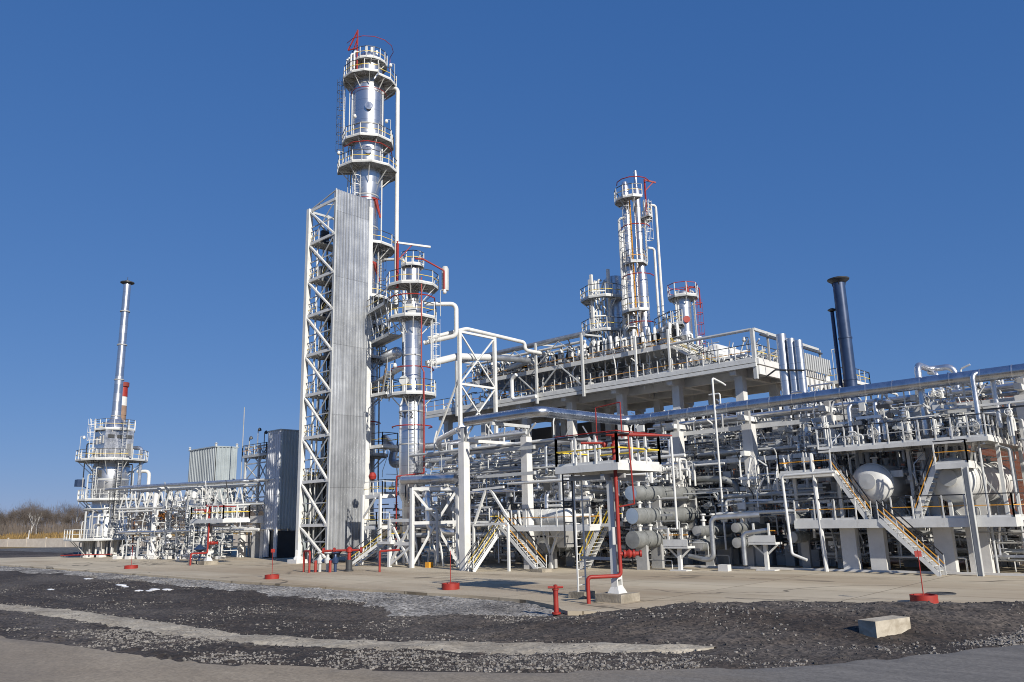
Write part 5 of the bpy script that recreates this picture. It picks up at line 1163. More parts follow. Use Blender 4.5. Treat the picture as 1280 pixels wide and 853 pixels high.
# upright pipes with valves scattered through the plant
def risers(n, xr, yr, zr, hr, where, grp, ok=lambda x, y: True, rr=(.05, .07, .09), mats=(WH, WH, WH, LG, AP)):
    k = 0
    while k < n:
        x, y = rg.uniform(*xr), rg.uniform(*yr)
        if not ok(x, y): continue
        k += 1; z0 = rg.uniform(*zr) if zr[1] > zr[0] else zr[0]; h = rg.uniform(*hr); r = rg.choice(rr); m = rg.choice(mats)
        dx, dy = rg.choice(((.9, 0), (-.8, 0), (0, .8), (1.4, 0), (0, 1.8), (2.6, 0), (-2.2, 0))); pts = [(x, y, z0), (x, y, z0+h), (x+dx, y+dy, z0+h)]
        if rg.random() < .4: pts.append((x+dx, y+dy, z0+h-rg.uniform(.3, h*.8)))
        vl = [((x, y, z0+h*rg.uniform(.3, .8)), rg.choice('zzX'))] if rg.random() < .75 else []
        rack_pipe(pts, r, m, f'{"slender" if r < .06 else "stouter"} upright {MN[m]} elbowed pipe {where}', grp, valves=vl)
risers(70, (-56, -33.6), (37.4, 51), (.05, 3), (1.2, 5), 'in the tangle left of the tall white pillars', 'upright pipes left of the tall pillars', lambda x, y: (x < -38.8 or y > 39) and (x+58.4)**2+(y-41.9)**2 > 4 and (x+49.2)**2+(y-40)**2 > 2.5 and (x > -47 or y > 41))
risers(44, (-32.5, -18.5), (46.5, 52), (.05, 4.5), (1.0, 3.2), 'under the long pipe rack', 'upright pipes under the long rack')
risers(40, (-32, -4), (46.6, 52), (8.9, 9.0), (.5, 1.9), 'standing on top of the long pipe rack', 'upright pipes on the long rack')
risers(26, (-29.8, -27), (40.2, 46.5), (4.9, 5.3), (.6, 1.5), 'above the stacked grey exchangers', 'upright pipes above the exchangers', rr=(.05, .07, .11))
# ------------------------------------------------------------------ heat exchangers
def exchanger(lab, a, y0, y1, z, r, end=BE, grp=None, saddle=True, zb=0, collars=(1.0, 3.2), mat=EX):
    t = thing('heat_exchanger', lab, 'heat exchanger', (a, y0, z-r), grp)
    L = y1-y0
    b = MB(); flat_cyl(b, (a, y0+.06, z), (a, y1, z), r, 24, [(c, 1.07, .05) for c in collars]+[(L-.9, 1.12, .1), (L-.45, 1.02, .03)]); b.part('shell', mat, t)
    b = MB(); b.lathe((a, y0+.06, z), [(0, .02), (r*.5, .015), (r*.96, 0), (r*1.0, -.04)], 24, (0, -1, 0)); b.part('end_cover', end, t)
    b = MB()
    for i in range(16): tt = 2*PI*i/16; b.lathe((a+r*1.0*math.cos(tt), y1-.9, z+r*1.0*math.sin(tt)), [(.03, -.14), (.03, .14)], 5, (0, 1, 0))
    b.part('bolts', DK, t)
    for yy in (y0+.9, y0+2.0):
        b = MB(); b.lathe((a, yy, z+r*.9), [(.1, 0), (.1, .3), (.18, .3), (.18, .38), (.08, .4), (.08, .62), (.17, .64), (.17, .72), (0, .74)], 10); b.part('nozzle', WH, t)
    if saddle:
        for yy in (y0+L*.28, y0+L*.72): b = MB(); b.box(a-r*.75, a+r*.75, yy-.12, yy+.12, zb, z-r*.55); b.part('saddle', GP, t)
    return t
exchanger('topmost of the three stacked grey exchangers beside the red standpipe', -28.0, 39.4, 48.9, 4.45, .44, zb=3.5)
exchanger('middle one of the three stacked grey exchangers beside the red standpipe', -28.0, 39.4, 48.6, 3.12, .47, zb=2.1)
exchanger('lowest and shortest of the three stacked grey exchangers, with a conical left end', -28.0, 39.3, 42.9, 1.75, .5, end=EX, zb=0)
k = 0
for (a, y, z, r, L, lab) in ((-25.4, 42.2, 2.15, .30, 5.5, 'upper banded grey exchanger left of the small white pedestal'), (-25.4, 42.2, 1.35, .36, 5, 'lower banded grey exchanger left of the small white pedestal'),
     (-23.3, 43.0, 2.3, .28, 6, 'upper of two exchangers with round pale ends in the shade under the rack'), (-23.3, 43.0, 1.45, .3, 6, 'lower of two exchangers with round pale ends in the shade under the rack'),
     (-20.0, 43.2, 2.75, .3, 6, 'upper pale-ended exchanger nearest the striped white pole'), (-20.0, 43.2, 1.75, .31, 6, 'lower pale-ended exchanger nearest the striped white pole'),
     (-34.5, 38.6, 2.05, .36, 4, 'upper dark exchanger with its round end under the stair platform'), (-34.4, 38.4, 1.35, .38, 4, 'lower dark exchanger with its round end under the stair platform')):
    exchanger(lab, a, y, y+L, z, r, GP, None, True, 0 if k % 2 else z-r-.4, (.5, 1.0, 1.5, 2.0, 2.6)); k += 1
for (pts, r, m, lab) in (
    ([(-28.2, 46.4, 5.45), (-25.4, 46.0, 5.25), (-24.7, 46.3, 4.9), (-24.7, 46.3, 3.2)], .2, EX, 'dull grey pipe bending down above the right end of the stacked exchangers'),
    ([(-25.6, 41.6, .75), (-24.6, 41.4, .6), (-23.9, 41.4, .6), (-23.9, 41.4, 2.9), (-21.4, 42.4, 3.0)], .14, DP, 'dull silver pipe looping low in front of the banded exchangers'),
    ([(-16.9, 42.5, 5.15), (-19.9, 42.5, 5.1), (-19.7, 42.4, .9), (-18.9, 42.4, .6)], .075, WH, 'slender white pipe dropping to the pad right of the pale-ended exchangers'),
    ([(-25.8, 40.8, 2.3), (-25.8, 40.8, 5.2), (-25.8, 40.8, 7.8)], .07, WH, 'thin straight white upright pipe in front of the stacked exchangers'),
    ([(-24.9, 43.9, 3.1), (-19.2, 43.9, 3.2)], .1, WH, 'thin white pipe running right from the middle exchanger'),
    ([(-25.0, 44.3, 3.6), (-18.4, 44.3, 3.8)], .08, LG, 'thin pale pipe running right from the topmost exchanger'),
    ([(-25.2, 45.2, 4.15), (-18.6, 45.2, 4.25)], .12, LG, 'pale grey pipe at shoulder height of the exchangers'),
    ([(-25.0, 44.6, 2.7), (-24.4, 44.2, 2.7), (-24.4, 44.2, 3.9), (-23.2, 44.2, 3.9), (-23.2, 44.2, 1.8)], .09, WH, 'white pipe zigzagging beside the stacked exchangers'),
    ([(-22.2, 41.8, .3), (-22.2, 41.8, 2.0), (-20.8, 42.2, 2.2)], .13, DP, 'dull silver bent pipe standing between the pale-ended exchangers'),
    ([(-36, 37.2, 5.35), (-31, 37.2, 5.35), (-26.4, 38.8, 5.5)], .1, WH, 'straight white pipe at the level of the braced white A-frame')):
    b = MB(); b.path(pts, r, 12); b.top('pipe', m, lab, 'pipe')
def pedestal(x, y, h, lab):
    t = thing('pedestal', lab, 'pedestal', (x, y, 0))
    b = MB(); b.box(x-.1, x+.1, y-.1, y+.1, .05, h); b.part('post', WH, t)
    b = MB(); b.box(x-.55, x+.55, y-.3, y+.3, 0, .06); b.part('foot', WC, t)
    b = MB(); b.box(x-.8, x+.8, y-.4, y+.4, h, h+.12); b.box(x-.8, x+.8, y-.42, y-.38, h+.12, h+.5); b.part('tray', WH, t)
    for s in (-1, 1): b = MB(); b.bar((x+s*.08, y, h-.55), (x+s*.7, y, h-.02), .09); b.part('strut', WH, t)
    for s in (-.45, .45): b = MB(); b.bar((x+s, y-.35, h+.1), (x+s, y-.35, h+1.15), .1); b.part('upright', WH, t)
    b = MB(); b.bar((x-.8, y-.32, h+.75), (x+.8, y-.32, h+.75), .05); b.part('rail', OR, t)
pedestal(-25.5, 40.4, 1.25, 'small white pedestal with an orange rail in front of the stacked exchangers'); pedestal(-21.2, 42.4, 1.4, 'grey-shaded pedestal standing between the pairs of pale-ended exchangers')
rg = random.Random(202)
for i in range(16):
    x = -30+i*.75; y = 46.5+rg.random()*.8; h = rg.uniform(.9, 1.9); b = MB(); b.box(x-.28, x+.28, y-.25, y+.25, -.05, h)
    b.box(x-.22, x+.22, y-.27, y-.25, h*.55, h*.9); b.top('pump_skid', GP, 'boxy grey pump base in the shade under the long pipe rack', 'pump base', 'pump bases under the long rack')
b = MB(); b.box(-23.4, -22.8, 40.9, 41.3, 0, .35); b.top('concrete_block', WC, 'small white concrete block on the pad between the two pedestals', 'block')

# ------------------------------------------------------------------ vessel platform at right
T = thing('vessel_platform', 'white railed platform on concrete piers with three crossing stairs and orange knee rails', 'platform', (-13, 43, 0)); RO = (WH, BK, OR); PB = 42.8; Z1 = 2.65; Z2 = 5.25
for x, y, w in ((-17.05, 43.8, .8), (-15.65, 43.9, .8), (-15.4, 47.9, .7), (-12.5, 44.1, .85), (-11.1, 44.6, .95), (-11.2, 50.2, .9), (-17.3, 48, .8), (-12.7, 50, .8), (-8.9, 47, .8)):
    b = MB(); b.box(x-w/2, x+w/2, y-.25, y+.25, -.1, Z1-.25); b.part('pier', WC, T)
rect_platform(T, -19.6, -9.0, PB, 44.2, Z1, '', RO, thick=.42)
for seg in (((-19.5, PB+.04), (-16.2, PB+.04)), ((-14.4, PB+.04), (-13.4, PB+.04)), ((-13.0, PB+.04), (-9.05, PB+.04)), ((-9.05, PB+.04), (-9.05, 44.2))): rail(T, [(*p, Z1) for p in seg], mats=RO, gap=1.0)
rect_platform(T, -18.0, -16.6, 44.2, 53, Z1, 'w', RO); rect_platform(T, -14.2, -13.0, 44.2, 53, Z1, '', RO); rect_platform(T, -9.9, -9.0, 44.2, 53, Z1, 'e', RO)
stairs(T, (-12.25, 41.85, 0), (-14.75, 41.85, Z1), .85, (0, 1, 0), RO)
stairs(T, (-15.75, 43.0, Z1), (-17.3, 43.0, Z2), .75, (0, 1, 0), RO); stairs(T, (-13.35, 43.0, Z1), (-12.1, 43.0, Z2), .75, (0, 1, 0), RO)
rect_platform(T, -20.2, -17.2, PB, 44.2, Z2, 'sw', RO, thick=.3); rect_platform(T, -12.1, -10.6, PB, 44.3, Z2, 'se', RO, thick=.25)
b = MB(); b.ibeam((-10.75, PB-.15, 0), (-10.75, PB-.15, Z2-.2), .26, .26, (1, 0, 0)); b.part('support_post', LG, T)
b = MB(); b.path([(-18.1, PB+.1, 0), (-18.3, PB+.1, Z2+1.0)], .12, 8); b.part('support_post', WH, T)
for x in (-19.9, -17.4, -12.0): b = MB(); b.bar((x, 44.1, Z1), (x, 44.1, Z2-.2), .16); b.part('support_post', WH, T)
b = MB(); b.box(-19.4, -9.2, 44.25, 44.3, .05, Z1-.4) if False else b.bar((-17, 44.6, .7), (-12.6, 44.9, 2.2), .09); b.bar((-15.4, 47.5, .3), (-11.2, 49.8, 2.2), .09); b.part('brace', LG, T)
def vessel(lab, a, y0, y1, z, r):
    t = thing('pressure_vessel', lab, 'vessel', (a, y0, z-r)); b = MB(); cyl_h(b, (a, y0, z), (a, y1, z), r, 36, .42, 0); b.part('shell', WH, t)
    for yy in (y0+.12, y0+5.3, y1-.3): b = MB(); b.lathe((a, yy, z), [(r, -.07), (r+.035, -.07), (r+.035, .07), (r, .07)], 36, (0, 1, 0)); b.part('band', WH, t)
    for yy in (y0+2.2, y1-2): b = MB(); b.box(a-r*.8, a+r*.8, yy-.15, yy+.15, Z1-.2, z-r*.6); b.part('saddle', WC, t)
    b = MB(); b.lathe((a, y0-r*.42, z+.1), [(.3, -.1), (.3, .15), (.42, .15), (.42, .22), (0, .25)], 18, (0, -1, 0)); b.part('manway', LG, t)
    for i, yy in enumerate(frange(y0+.8, y1-.8, 1.5)): b = MB(); b.lathe((a, yy, z+r-.05), [(.13, 0), (.13, .35), (.22, .35), (.22, .43), (0, .43)], 10); b.part('nozzle', WH, t)
    return t
vessel('white horizontal vessel at far right, its long flank in full sun', -11.8, 44.2, 52.6, 4.5, 1.08)
vessel('white horizontal vessel behind the left crossing stair, mostly hidden by pipes', -15.7, 44.2, 51, 4.5, 1.05)
# upper valve platform
V = thing('valve_platform', 'long railed platform above the white vessels, crowded with upright white valve pipes', 'platform', (-13.5, 43.3, 0)); VZ = 6.45
rect_platform(V, -18.0, -9.7, 43.2, 45.4, VZ, '', (WH, BK, WH), thick=.2); rect_platform(V, -11.2, -9.7, 45.4, 54, VZ, '', (WH, BK, WH), thick=.2)
rail(V, [(-18, 43.25, VZ), (-9.75, 43.25, VZ), (-9.75, 54, VZ)], mats=(WH, BK, LG), gap=.75)
for x, y in ((-17.9, 45.2), (-14, 45.2), (-9.8, 45.2), (-9.8, 50)): b = MB(); b.bar((x, y, Z1), (x, y, VZ-.2), .16); b.part('support_post', WH, V)
for x in (-11, -12.2): b = MB(); b.bar((x, 45, 5.5), (x+.6, 43.4, VZ-.2), .1); b.part('brace', WH, V)
S = thing('steep_ladder', 'steep white ladder-like stair between the two vessels', 'ladder', (-13.6, 45, Z1)); stairs(S, (-13.9, 46.5, Z1), (-13.9, 45.2, VZ), .6, (1, 0, 0), (WH, BK, LG))
rg = random.Random(303)
for i in range(95):
    x = rg.uniform(-18, -8.6); y = rg.uniform(44, 52); r = rg.choice((.045, .06, .08, .1, .13)); h = rg.uniform(.6, 2.1); m = rg.choice((WH, WH, WH, LG, AP))
    dx, dy = rg.choice(((.4, 0), (-.4, 0), (0, .6), (.8, 0), (0, -.3))); pts = [(x, y, VZ), (x, y, VZ+h), (x+dx, y+dy, VZ+h)]
    if rg.random() < .5: pts.append((x+dx, y+dy, VZ+h*.3))
    if y > 45.4 and x > -11.0: continue
    if y > 45.4 and x < -11.2: pts[0] = (x, y, VZ-rg.uniform(.4, 1.2))
    rack_pipe(pts, r, m, f'{"slim" if r < .07 else "stout"} {MN[m]} valve pipe among the cluster above the white vessels', 'valve pipes above the vessels', valves=[((x, y, VZ+h*rg.uniform(.3, .75)), rg.choice('zzX'))] if rg.random() < .8 else [])
for i in range(14):
    y = rg.uniform(45.5, 52); z = rg.uniform(6.9, 8.2); r = rg.choice((.07, .1, .15, .22)); m = rg.choice((WH, LG, AP, DP))
    rack_pipe([(-18.5, y, z), (rg.uniform(-9, -4), y, z)], r, m, f'{MN[m]} pipe running lengthwise behind the valve pipes above the vessels', 'lengthwise pipes above the vessels')
for i, (x, y, h) in enumerate(((-16.6, 44.6, 8.9), (-15.2, 44.7, 9.0), (-10.2, 44.2, 9.7), (-9.2, 46, 8.2))):
    b = MB(); b.path([(x, y, VZ-.3), (x, y, h), (x+.7, y+.8, h), (x+.7, y+.8, VZ+.5)] if i % 2 == 0 else [(x, y, VZ-.3), (x, y, h), (x+.2, y+2.0, h)], .13, 12)
    b.top('tall_bend', AP, ['silver pipe bend left of the arch over the header pipe', 'silver goosenecked pipe just left of the arch', 'tall silver post-like pipe right of the arch', 'white-grey hooked pipe at far right above the vessel'][i], 'pipe')
risers(46, (-20, -8.3), (44.5, 53), (Z1-2.4, Z1), (1.2, 3.2), 'around the white vessels', 'upright pipes around the vessels', lambda x, y: x < -13.2 and abs(x+15.7) > 1.25 and y > 44.4)
for i in range(22):
    x0 = rg.uniform(-20, -14); y = rg.uniform(45, 53); z = rg.choice((.6, 1.0, 1.5, 1.9)); r = rg.choice((.06, .09, .12)); m = rg.choice((GP, LG, DP, WH))
    rack_pipe([(x0, y, z), (rg.uniform(-12, -6), y, z)], r, m, f'low {MN[m]} pipe running between the piers under the vessel platform', 'low pipes under the vessel platform')

# ------------------------------------------------------------------ fire monitor platforms
def monitor_stand(nm_lab, px, py, xs_, ys_, zt, ladder_at, rails, riser, big=True):
    t = thing('monitor_platform', nm_lab, 'platform', (px, py, 0))
    x0, x1 = xs_; y0, y1 = ys_
    b = MB(); w = .14
    for s in (-1, 1): b.box(px-w, px+w, py+s*w-.03, py+s*w+.03, .3, zt-.5); b.box(px+s*w-.02, px+s*w+.02, py-w, py+w, .3, zt-.5) if s < 0 else None
    k = int((zt-1)/.75)
    for i in range(k): z = .8+i*.75; b.box(px+w-.02, px+w+.02, py-w+.03, py+w-.03, z, z+.28)
    b.part('post', WH, t)
    b = MB(); b.add([(px-.27, py-.27, .3), (px+.27, py-.27, .3), (px+.27, py+.27, .3), (px-.27, py+.27, .3), (px-.15, py-.15, .58), (px+.15, py-.15, .58), (px+.15, py+.15, .58), (px-.15, py+.15, .58)], [(3, 2, 1, 0), (4, 5, 6, 7), (0, 1, 5, 4), (1, 2, 6, 5), (2, 3, 7, 6), (3, 0, 4, 7)]); b.part('base_shoe', WH, t)
    b = MB(); b.box(px-.6, px+.6, py-.6, py+.6, -.1, .3); b.part('footing', M_FOOT, t)
    rect_platform(t, x0, x1, y0, y1, zt, '', rails, thick=.27, deck=GRT)
    for seg in ([(x0+.05, y0+.05), (x1-.05, y0+.05)], [(x1-.05, y0+.05), (x1-.05, y1-.05)], [(x0+.05, y1-.05), (x1-.05, y1-.05)], [(x0+.05, y0+.05), (x0+.05, y1-.9)]): rail(t, [(*p, zt) for p in seg], mats=rails, gap=1.0, r=.032, h=1.15)
    b = MB(); b.bar((px, y0+.1, zt-.5), (px, y1-.1, zt-.5), .16, .22); b.bar((x0+.2, py, zt-.45), (x1-.2, py, zt-.45), .14, .18); b.part('bearer', GP, t)
    lx, ly = ladder_at; la = ladder(t, (lx, ly, .25), zt+1.0, (-1, 0, 0), .5, False, (WH, WH))
    b = MB()
    for s in (-1, 1): b.bar((lx-.55, ly+s*.3, 2.0), (lx-.55, ly+s*.3, zt+1.0), .05)
    for i in range(5): b.bar((lx-.55, ly-.3, 2.1+i*.85), (lx-.55, ly+.3, 2.1+i*.85), .04); b.bar((lx-.55, ly-.3, 2.1+i*.85), (lx, ly-.25, 2.1+i*.85), .03); b.bar((lx-.55, ly+.3, 2.1+i*.85), (lx, ly+.25, 2.1+i*.85), .03)
    b.part('cage_bars', DK, la)
    b = MB(); b.box(lx-.4, lx+.4, ly-.4, ly+.4, -.1, .25); b.part('footing', M_FOOT, t)
    b = MB(); b.bar((lx, ly, 1.55), (px, py, 1.55), .08, .12); b.part('tie_bar', GP, t)
    # red standpipe with gun
    rx, ry = riser
    b = MB(); b.path([(rx-1.0*U[0]-.05, ry-1.0*U[1]-.35, -.05), (rx-1.0*U[0]-.05, ry-1.0*U[1]-.35, .95), (rx, ry, .95), (rx, ry, zt+1.0)], .075, 12, .8); sp_ = b.part('standpipe', RD, t)
    b = MB(); b.lathe((rx, ry, zt+.15), [(.14, -.05), (.14, .05), (.09, .06), (.09, .4), (.14, .45), (.14, .6), (.08, .65), (.1, .9), (.0, 1.0)], 14); b.part('swivel', RD, t)
    b = MB(); p = Vector((rx, ry, zt+1.15)); d1 = Vector((U[0], U[1], -.05)); b.path([p-d1*.3, p, p+d1*2.3], .08, 10, 0, True, [.09, .09, .035]); b.path([p-d1*.25+Vector((0, 0, -.35)), p-d1*1.3+Vector((0, 0, -.38))], .05, 8); b.part('water_gun', RD, t)
    b = MB(); b.lathe((rx-.25*U[0], ry-.25*U[1], zt+.75), [(0, 0), (.13, .05), (.14, .15), (.07, .22), (0, .24)], 12, (-U[0], -U[1], 0)); b.part('handwheel', RD, t)
    b = MB(); e = Vector((rx, ry, 1.75)); f = Vector((U[0], U[1], 0)); b.lathe(e, [(.08, 0), (.08, .15), (.15, .15), (.15, .22), (.1, .24), (.17, .36), (.1, .48), (.15, .5), (.15, .57), (.08, .6), (.08, .75), (.13, .75), (.13, .83), (0, .84)], 12, f); b.part('side_outlet', RD, sp_)
    return t
M_FOOT = ground_mat('rough_footing', (.24, .21, .16), (.40, .36, .29), 3.0, patch=(.14, .12, .09), patch_scale=1.2, bump=.4)
t = monitor_stand('tall white fire-gun platform with ladder and red standpipe at centre front', -18.9, 25.4, (-21.2, -18.05), (24.7, 27.7), 5.15, (-20.9, 25.75), (WH, BK, YL), (-18.55, 25.2))
b = MB(); b.box(-18.72, -18.68, 25.0, 25.35, 2.1, 2.75); b.part('notice_plate', LG, t)
b = MB(); b.path([(-18.0, 25.4, 6.2), (-17.95, 25.5, 3.6), (-18.5, 25.2, 3.5)], .03, 6, .3); b.part('small_line', RD, t)
b = MB(); b.path([(-20.6, 26.8, 6.3), (-20.6, 26.8, 7.7), (-19.3, 26.8, 7.8), (-19.3, 26.8, 6.3)], .025, 6, .2); b.part('hoop', RD, t)
b = MB(); x0 = -21.2; b.path([(-21.2, 24.75, 6.38), (-18.1, 24.75, 6.38), (-18.05, 27.7, 6.38)], .025, 6, .2); b.part('sprinkler_line', RD, t)
t = monitor_stand('smaller white fire-gun platform with yellow rails at the left, in front of the sheeted building', -65.8, 31.7, (-68.6, -62.6), (31.2, 33.6), 3.65, (-68.0, 31.6), (WH, WH, YL), (-65.4, 31.4))
b = MB(); b.lathe((-66.4, 31.2, 0), [(.06, 0), (.06, 1.0), (.5, 1.25), (.5, 1.3), (0, 1.7)], 10); b.part('valve_guard', BL, t)

# ------------------------------------------------------------------ small stair platform by the end rack
T = thing('drum_platform', 'low railed platform with two white stairs and an orange rail beside a long grey-white drum', 'platform', (-34, 37, 0))
rect_platform(T, -37.6, -35.9, 36.9, 38.2, 2.75, '', (WH, BK, YL), thick=.25); rect_platform(T, -35.9, -29.2, 36.9, 37.9, 2.6, '', RO, thick=.25); rail(T, [(-35.5, 36.95, 2.6), (-29.2, 36.95, 2.6), (-29.2, 37.9, 2.6)], mats=RO, gap=1.35); rail(T, [(-37.55, 38.15, 2.75), (-37.55, 37.0, 2.75)], mats=(WH, BK, YL))
stairs(T, (-32.9, 36.4, 0), (-36.1, 36.4, 2.75), .8, (0, 1, 0), RO); stairs(T, (-37.4, 34.9, 0), (-36.7, 37.0, 2.75), .8, (.95, -.3, 0), (WH, BK, YL))
rg = random.Random(404)
for i in range(9): x = -36.4+rg.uniform(-.5, 1.6); b = MB(); h = rg.uniform(.5, 1.3); b.tube((x, 37.5+rg.random()*.5, 2.7), (x, 37.6, 2.75+h), .09, 8); b.part('stub_pipe', WH, T)
b = MB(); b.box(-33.2, -32.2, 36.0, 37.0, -.05, .18); b.top('stair_pad', M_FOOT, 'low concrete pad at the foot of the middle stair', 'concrete pad')
T = thing('feed_drum', 'white drum behind the low railed platform at centre, on splayed white legs', 'drum', (-32.5, 39, 0))
b = MB(); cyl_h(b, (-35.4, 39.2, 3.15), (-32.6, 39.2, 3.15), .55, 24, .35, 3); b.part('shell', WH, T)
for x in (-34.4, -33): b = MB(); b.add([(x-.75, 38.4, 2.5), (x+.75, 38.4, 2.5), (x+.75, 40, 2.5), (x-.75, 40, 2.5), (x-.3, 38.8, 1.3), (x+.3, 38.8, 1.3), (x+.3, 39.6, 1.3), (x-.3, 39.6, 1.3)], [(3, 2, 1, 0), (4, 5, 6, 7), (0, 1, 5, 4), (1, 2, 6, 5), (2, 3, 7, 6), (3, 0, 4, 7)]); b.part('hopper', GP, T)
for x in (-34.6, -33.2): 
    b = MB(); b.bar((x-.7, 38, 2.4), (x, 38, .9), .13); b.bar((x+.7, 38, 2.4), (x, 38, .9), .13); b.bar((x, 38, .9), (x, 38, .05), .16); b.bar((x-1.1, 38, 2.0), (x+1.1, 38, 2.0), .1); b.part('leg', WH, T)
T = thing('a_frame', 'white braced A-frame beside the left tall pillar above the low stairs', 'frame', (-36.5, 36.3, 0))
b = MB(); b.bar((-38.0, 36.0, 5.0), (-35.2, 36.0, 5.1), .14); b.part('top_beam', WH, T)
for p, q in (((-37.9, 36.0, 2.9), (-36.8, 36.0, 5.0)), ((-36.4, 36.0, 5.0), (-34.9, 36.0, 3.2)), ((-38.0, 36.0, 2.8), (-34.9, 36.0, 2.85))): b = MB(); b.bar(p, q, .13); b.part('brace', WH, T)
for x in (-38.0, -34.9): b = MB(); b.bar((x, 36.0, 0), (x, 36.0, 2.8), .14); b.part('post', WH, T)

# ------------------------------------------------------------------ steel frame under the stepped column
T = thing('support_structure', 'white braced steelwork around the foot of the stepped column', 'frame', (-45, 36, 0))
for x, y, h in ((-46.5, 35.8, 3.3), (-44.05, 35.84, 5.4), (-41.4, 37.75, 5.3), (-44.05, 40, 5.4)): b = MB(); b.bar((x, y, 0), (x, y, h), .24, .24, (1, 0, 0)); b.part('post', WH, T)
for p, q in (((-44.05, 35.84, 5.35), (-41.4, 37.75, 5.25)), ((-46.5, 35.8, 3.2), (-44.05, 35.84, 3.2)), ((-44.05, 35.84, 3.0), (-41.4, 37.75, 3.0)), ((-46.5, 35.8, 1.6), (-44.05, 35.84, 1.6)), ((-44.05, 35.84, 5.3), (-44.05, 40, 5.3))): b = MB(); b.bar(p, q, .14, .22); b.part('beam', WH, T)
for p, q in (((-44.0, 35.9, 5.2), (-42.6, 36.9, 3.2)), ((-41.4, 37.7, 5.2), (-42.5, 36.9, 3.2)), ((-46.4, 35.8, 3.1), (-44.2, 35.84, .2)), ((-44.1, 35.84, 3.0), (-46.4, 35.8, .3)), ((-44.0, 35.9, .2), (-42.7, 36.8, 2.9)), ((-41.4, 37.7, .3), (-42.7, 36.8, 2.9)), ((-46.5, 35.8, .1), (-44.0, 35.84, 1.5))): b = MB(); b.bar(p, q, .13, .16); b.part('brace', WH, T)
for (pts, r, m, lab) in (
    ([(-46.6, 37.0, 6.1), (-42.2, 38.3, 6.05)], .33, AP, 'short fat silver pipe with an open dark end at the foot of the stepped column'),
    ([(-44.6, 37.5, 5.0), (-43.4, 36.8, 5.0), (-43.4, 36.8, 2.5), (-41.9, 37.9, 2.3)], .25, AP, 'fat silver elbow inside the white steel frame'),
    ([(-43.0, 36.2, 3.9), (-42.3, 36.6, 3.9), (-42.2, 36.6, .4)], .1, LG, 'grey pipe dropping to the pad inside the white steel frame')):
    b = MB(); b.path(pts, r, 16); b.top('pipe', m, lab, 'pipe')
b = MB(); b.add([(-43.9, 38.3, 4.6), (-41.9, 39.2, 4.6), (-42.4, 40.2, 4.6), (-44.4, 39.4, 4.6), (-43.4, 38.8, 3.3), (-42.6, 39.1, 3.3), (-42.8, 39.6, 3.3), (-43.6, 39.3, 3.3)], [(3, 2, 1, 0), (4, 5, 6, 7), (0, 1, 5, 4), (1, 2, 6, 5), (2, 3, 7, 6), (3, 0, 4, 7)]); b.top('hopper', GP, 'grey tapering hopper hanging inside the white steel frame', 'hopper')
T = thing('entry_stair', 'white stair with yellow handrails climbing from the pad beside the sheeted shaft', 'stair', (-49.5, 34.9, 0)); stairs(T, (-50.0, 34.7, 0), (-47.2, 35.6, 1.75), .9, (-.3, .95, 0), (WH, DK, YL)); rect_platform(T, -47.4, -45.9, 35.4, 37, 1.75, 'e', (WH, DK, YL))
for i in range(5):
    x = -48+i*1.3; y = 37.2+(i % 2)*.5; b = MB(); b.bar((x-.5, y, .05), (x, y, 2.2), .1); b.bar((x+.5, y, .05), (x, y, 2.2), .1); b.bar((x-.3, y, 1.0), (x+.3, y, 1.0), .08); b.top('pipe_trestle', WH, 'small white splayed trestle among the pipes at the foot of the columns', 'trestle', 'trestles at the foot of the columns')
b = MB(); b.box(-43.2, -42.8, 36.3, 36.7, 0, .36); b.top('small_box', OR, 'small yellow-orange box on the pad inside the white steel frame', 'box')
T = thing('service_platform', 'white railed service platform with yellow rails between the sheeted shaft and the steel frame', 'platform', (-50.5, 37.3, 5.0)); rect_platform(T, -51.3, -48.9, 36.9, 38.2, 5.05, 'se', (WH, WH, YL)); rect_platform(T, -51.3, -49.6, 36.9, 38.2, 2.75, 'se', (WH, WH, YL))
for x in (-51.2, -49.0): b = MB(); b.bar((x, 36.8, 0), (x, 36.8, 5.2), .18); b.part('post', WH, T)
b = MB(); b.bar((-51.2, 36.8, 3.4), (-49.6, 36.8, 4.9), .12); b.part('brace', WH, T)
b = MB(); b.lathe((-51.1, 37.6, 6.3), [(0, 0), (.25, .1), (.32, .35), (.2, .6), (0, .65)], 12); b.top('red_beacon', RD, 'red-orange rounded casing above the yellow-railed service platform', 'casing')

# ------------------------------------------------------------------ hydrants, markers, blocks on the pad
b = MB(); b.path([(-48.0, 29.8, -.05), (-48.0, 29.8, 1.35), (-47.0, 29.6, 1.35), (-47.0, 29.6, -.05)], .07, 10, .6); b.top('red_pipe_hoop', RD, 'red pipe hoop standing on the pad before the stair tower', 'fire pipe')
T = thing('valve_group', 'small blue and grey valve group on the pad beside the red pipe hoop', 'valve', (-46.4, 30.6, 0))
b = MB(); b.path([(-47.1, 30.3, .7), (-45.7, 30.9, .7)], .12, 10); b.part('pipe_body', BL, T)
for s in (-.6, 0, .6): b = MB(); b.lathe((-46.4+s*.9, 30.6+s*.4, .0), [(.1, 0), (.1, .5), (.2, .55), (.22, .8), (.1, .95), (.08, 1.2), (.25, 1.2), (.25, 1.27), (0, 1.27)], 10); b.part('valve', BL if s > 0 else LG, T)
b = MB(); b.tube((-46.9, 30.0, -.05), (-46.9, 30.0, .75), .09, 8); b.tube((-45.8, 30.4, -.05), (-45.8, 30.4, .75), .09, 8); b.part('red_leg', RD, T)
T = thing('hydrant', 'red T-headed fire hydrant with a dark base on the pad before the sheeted shaft', 'hydrant', (-45.4, 31.6, 0))
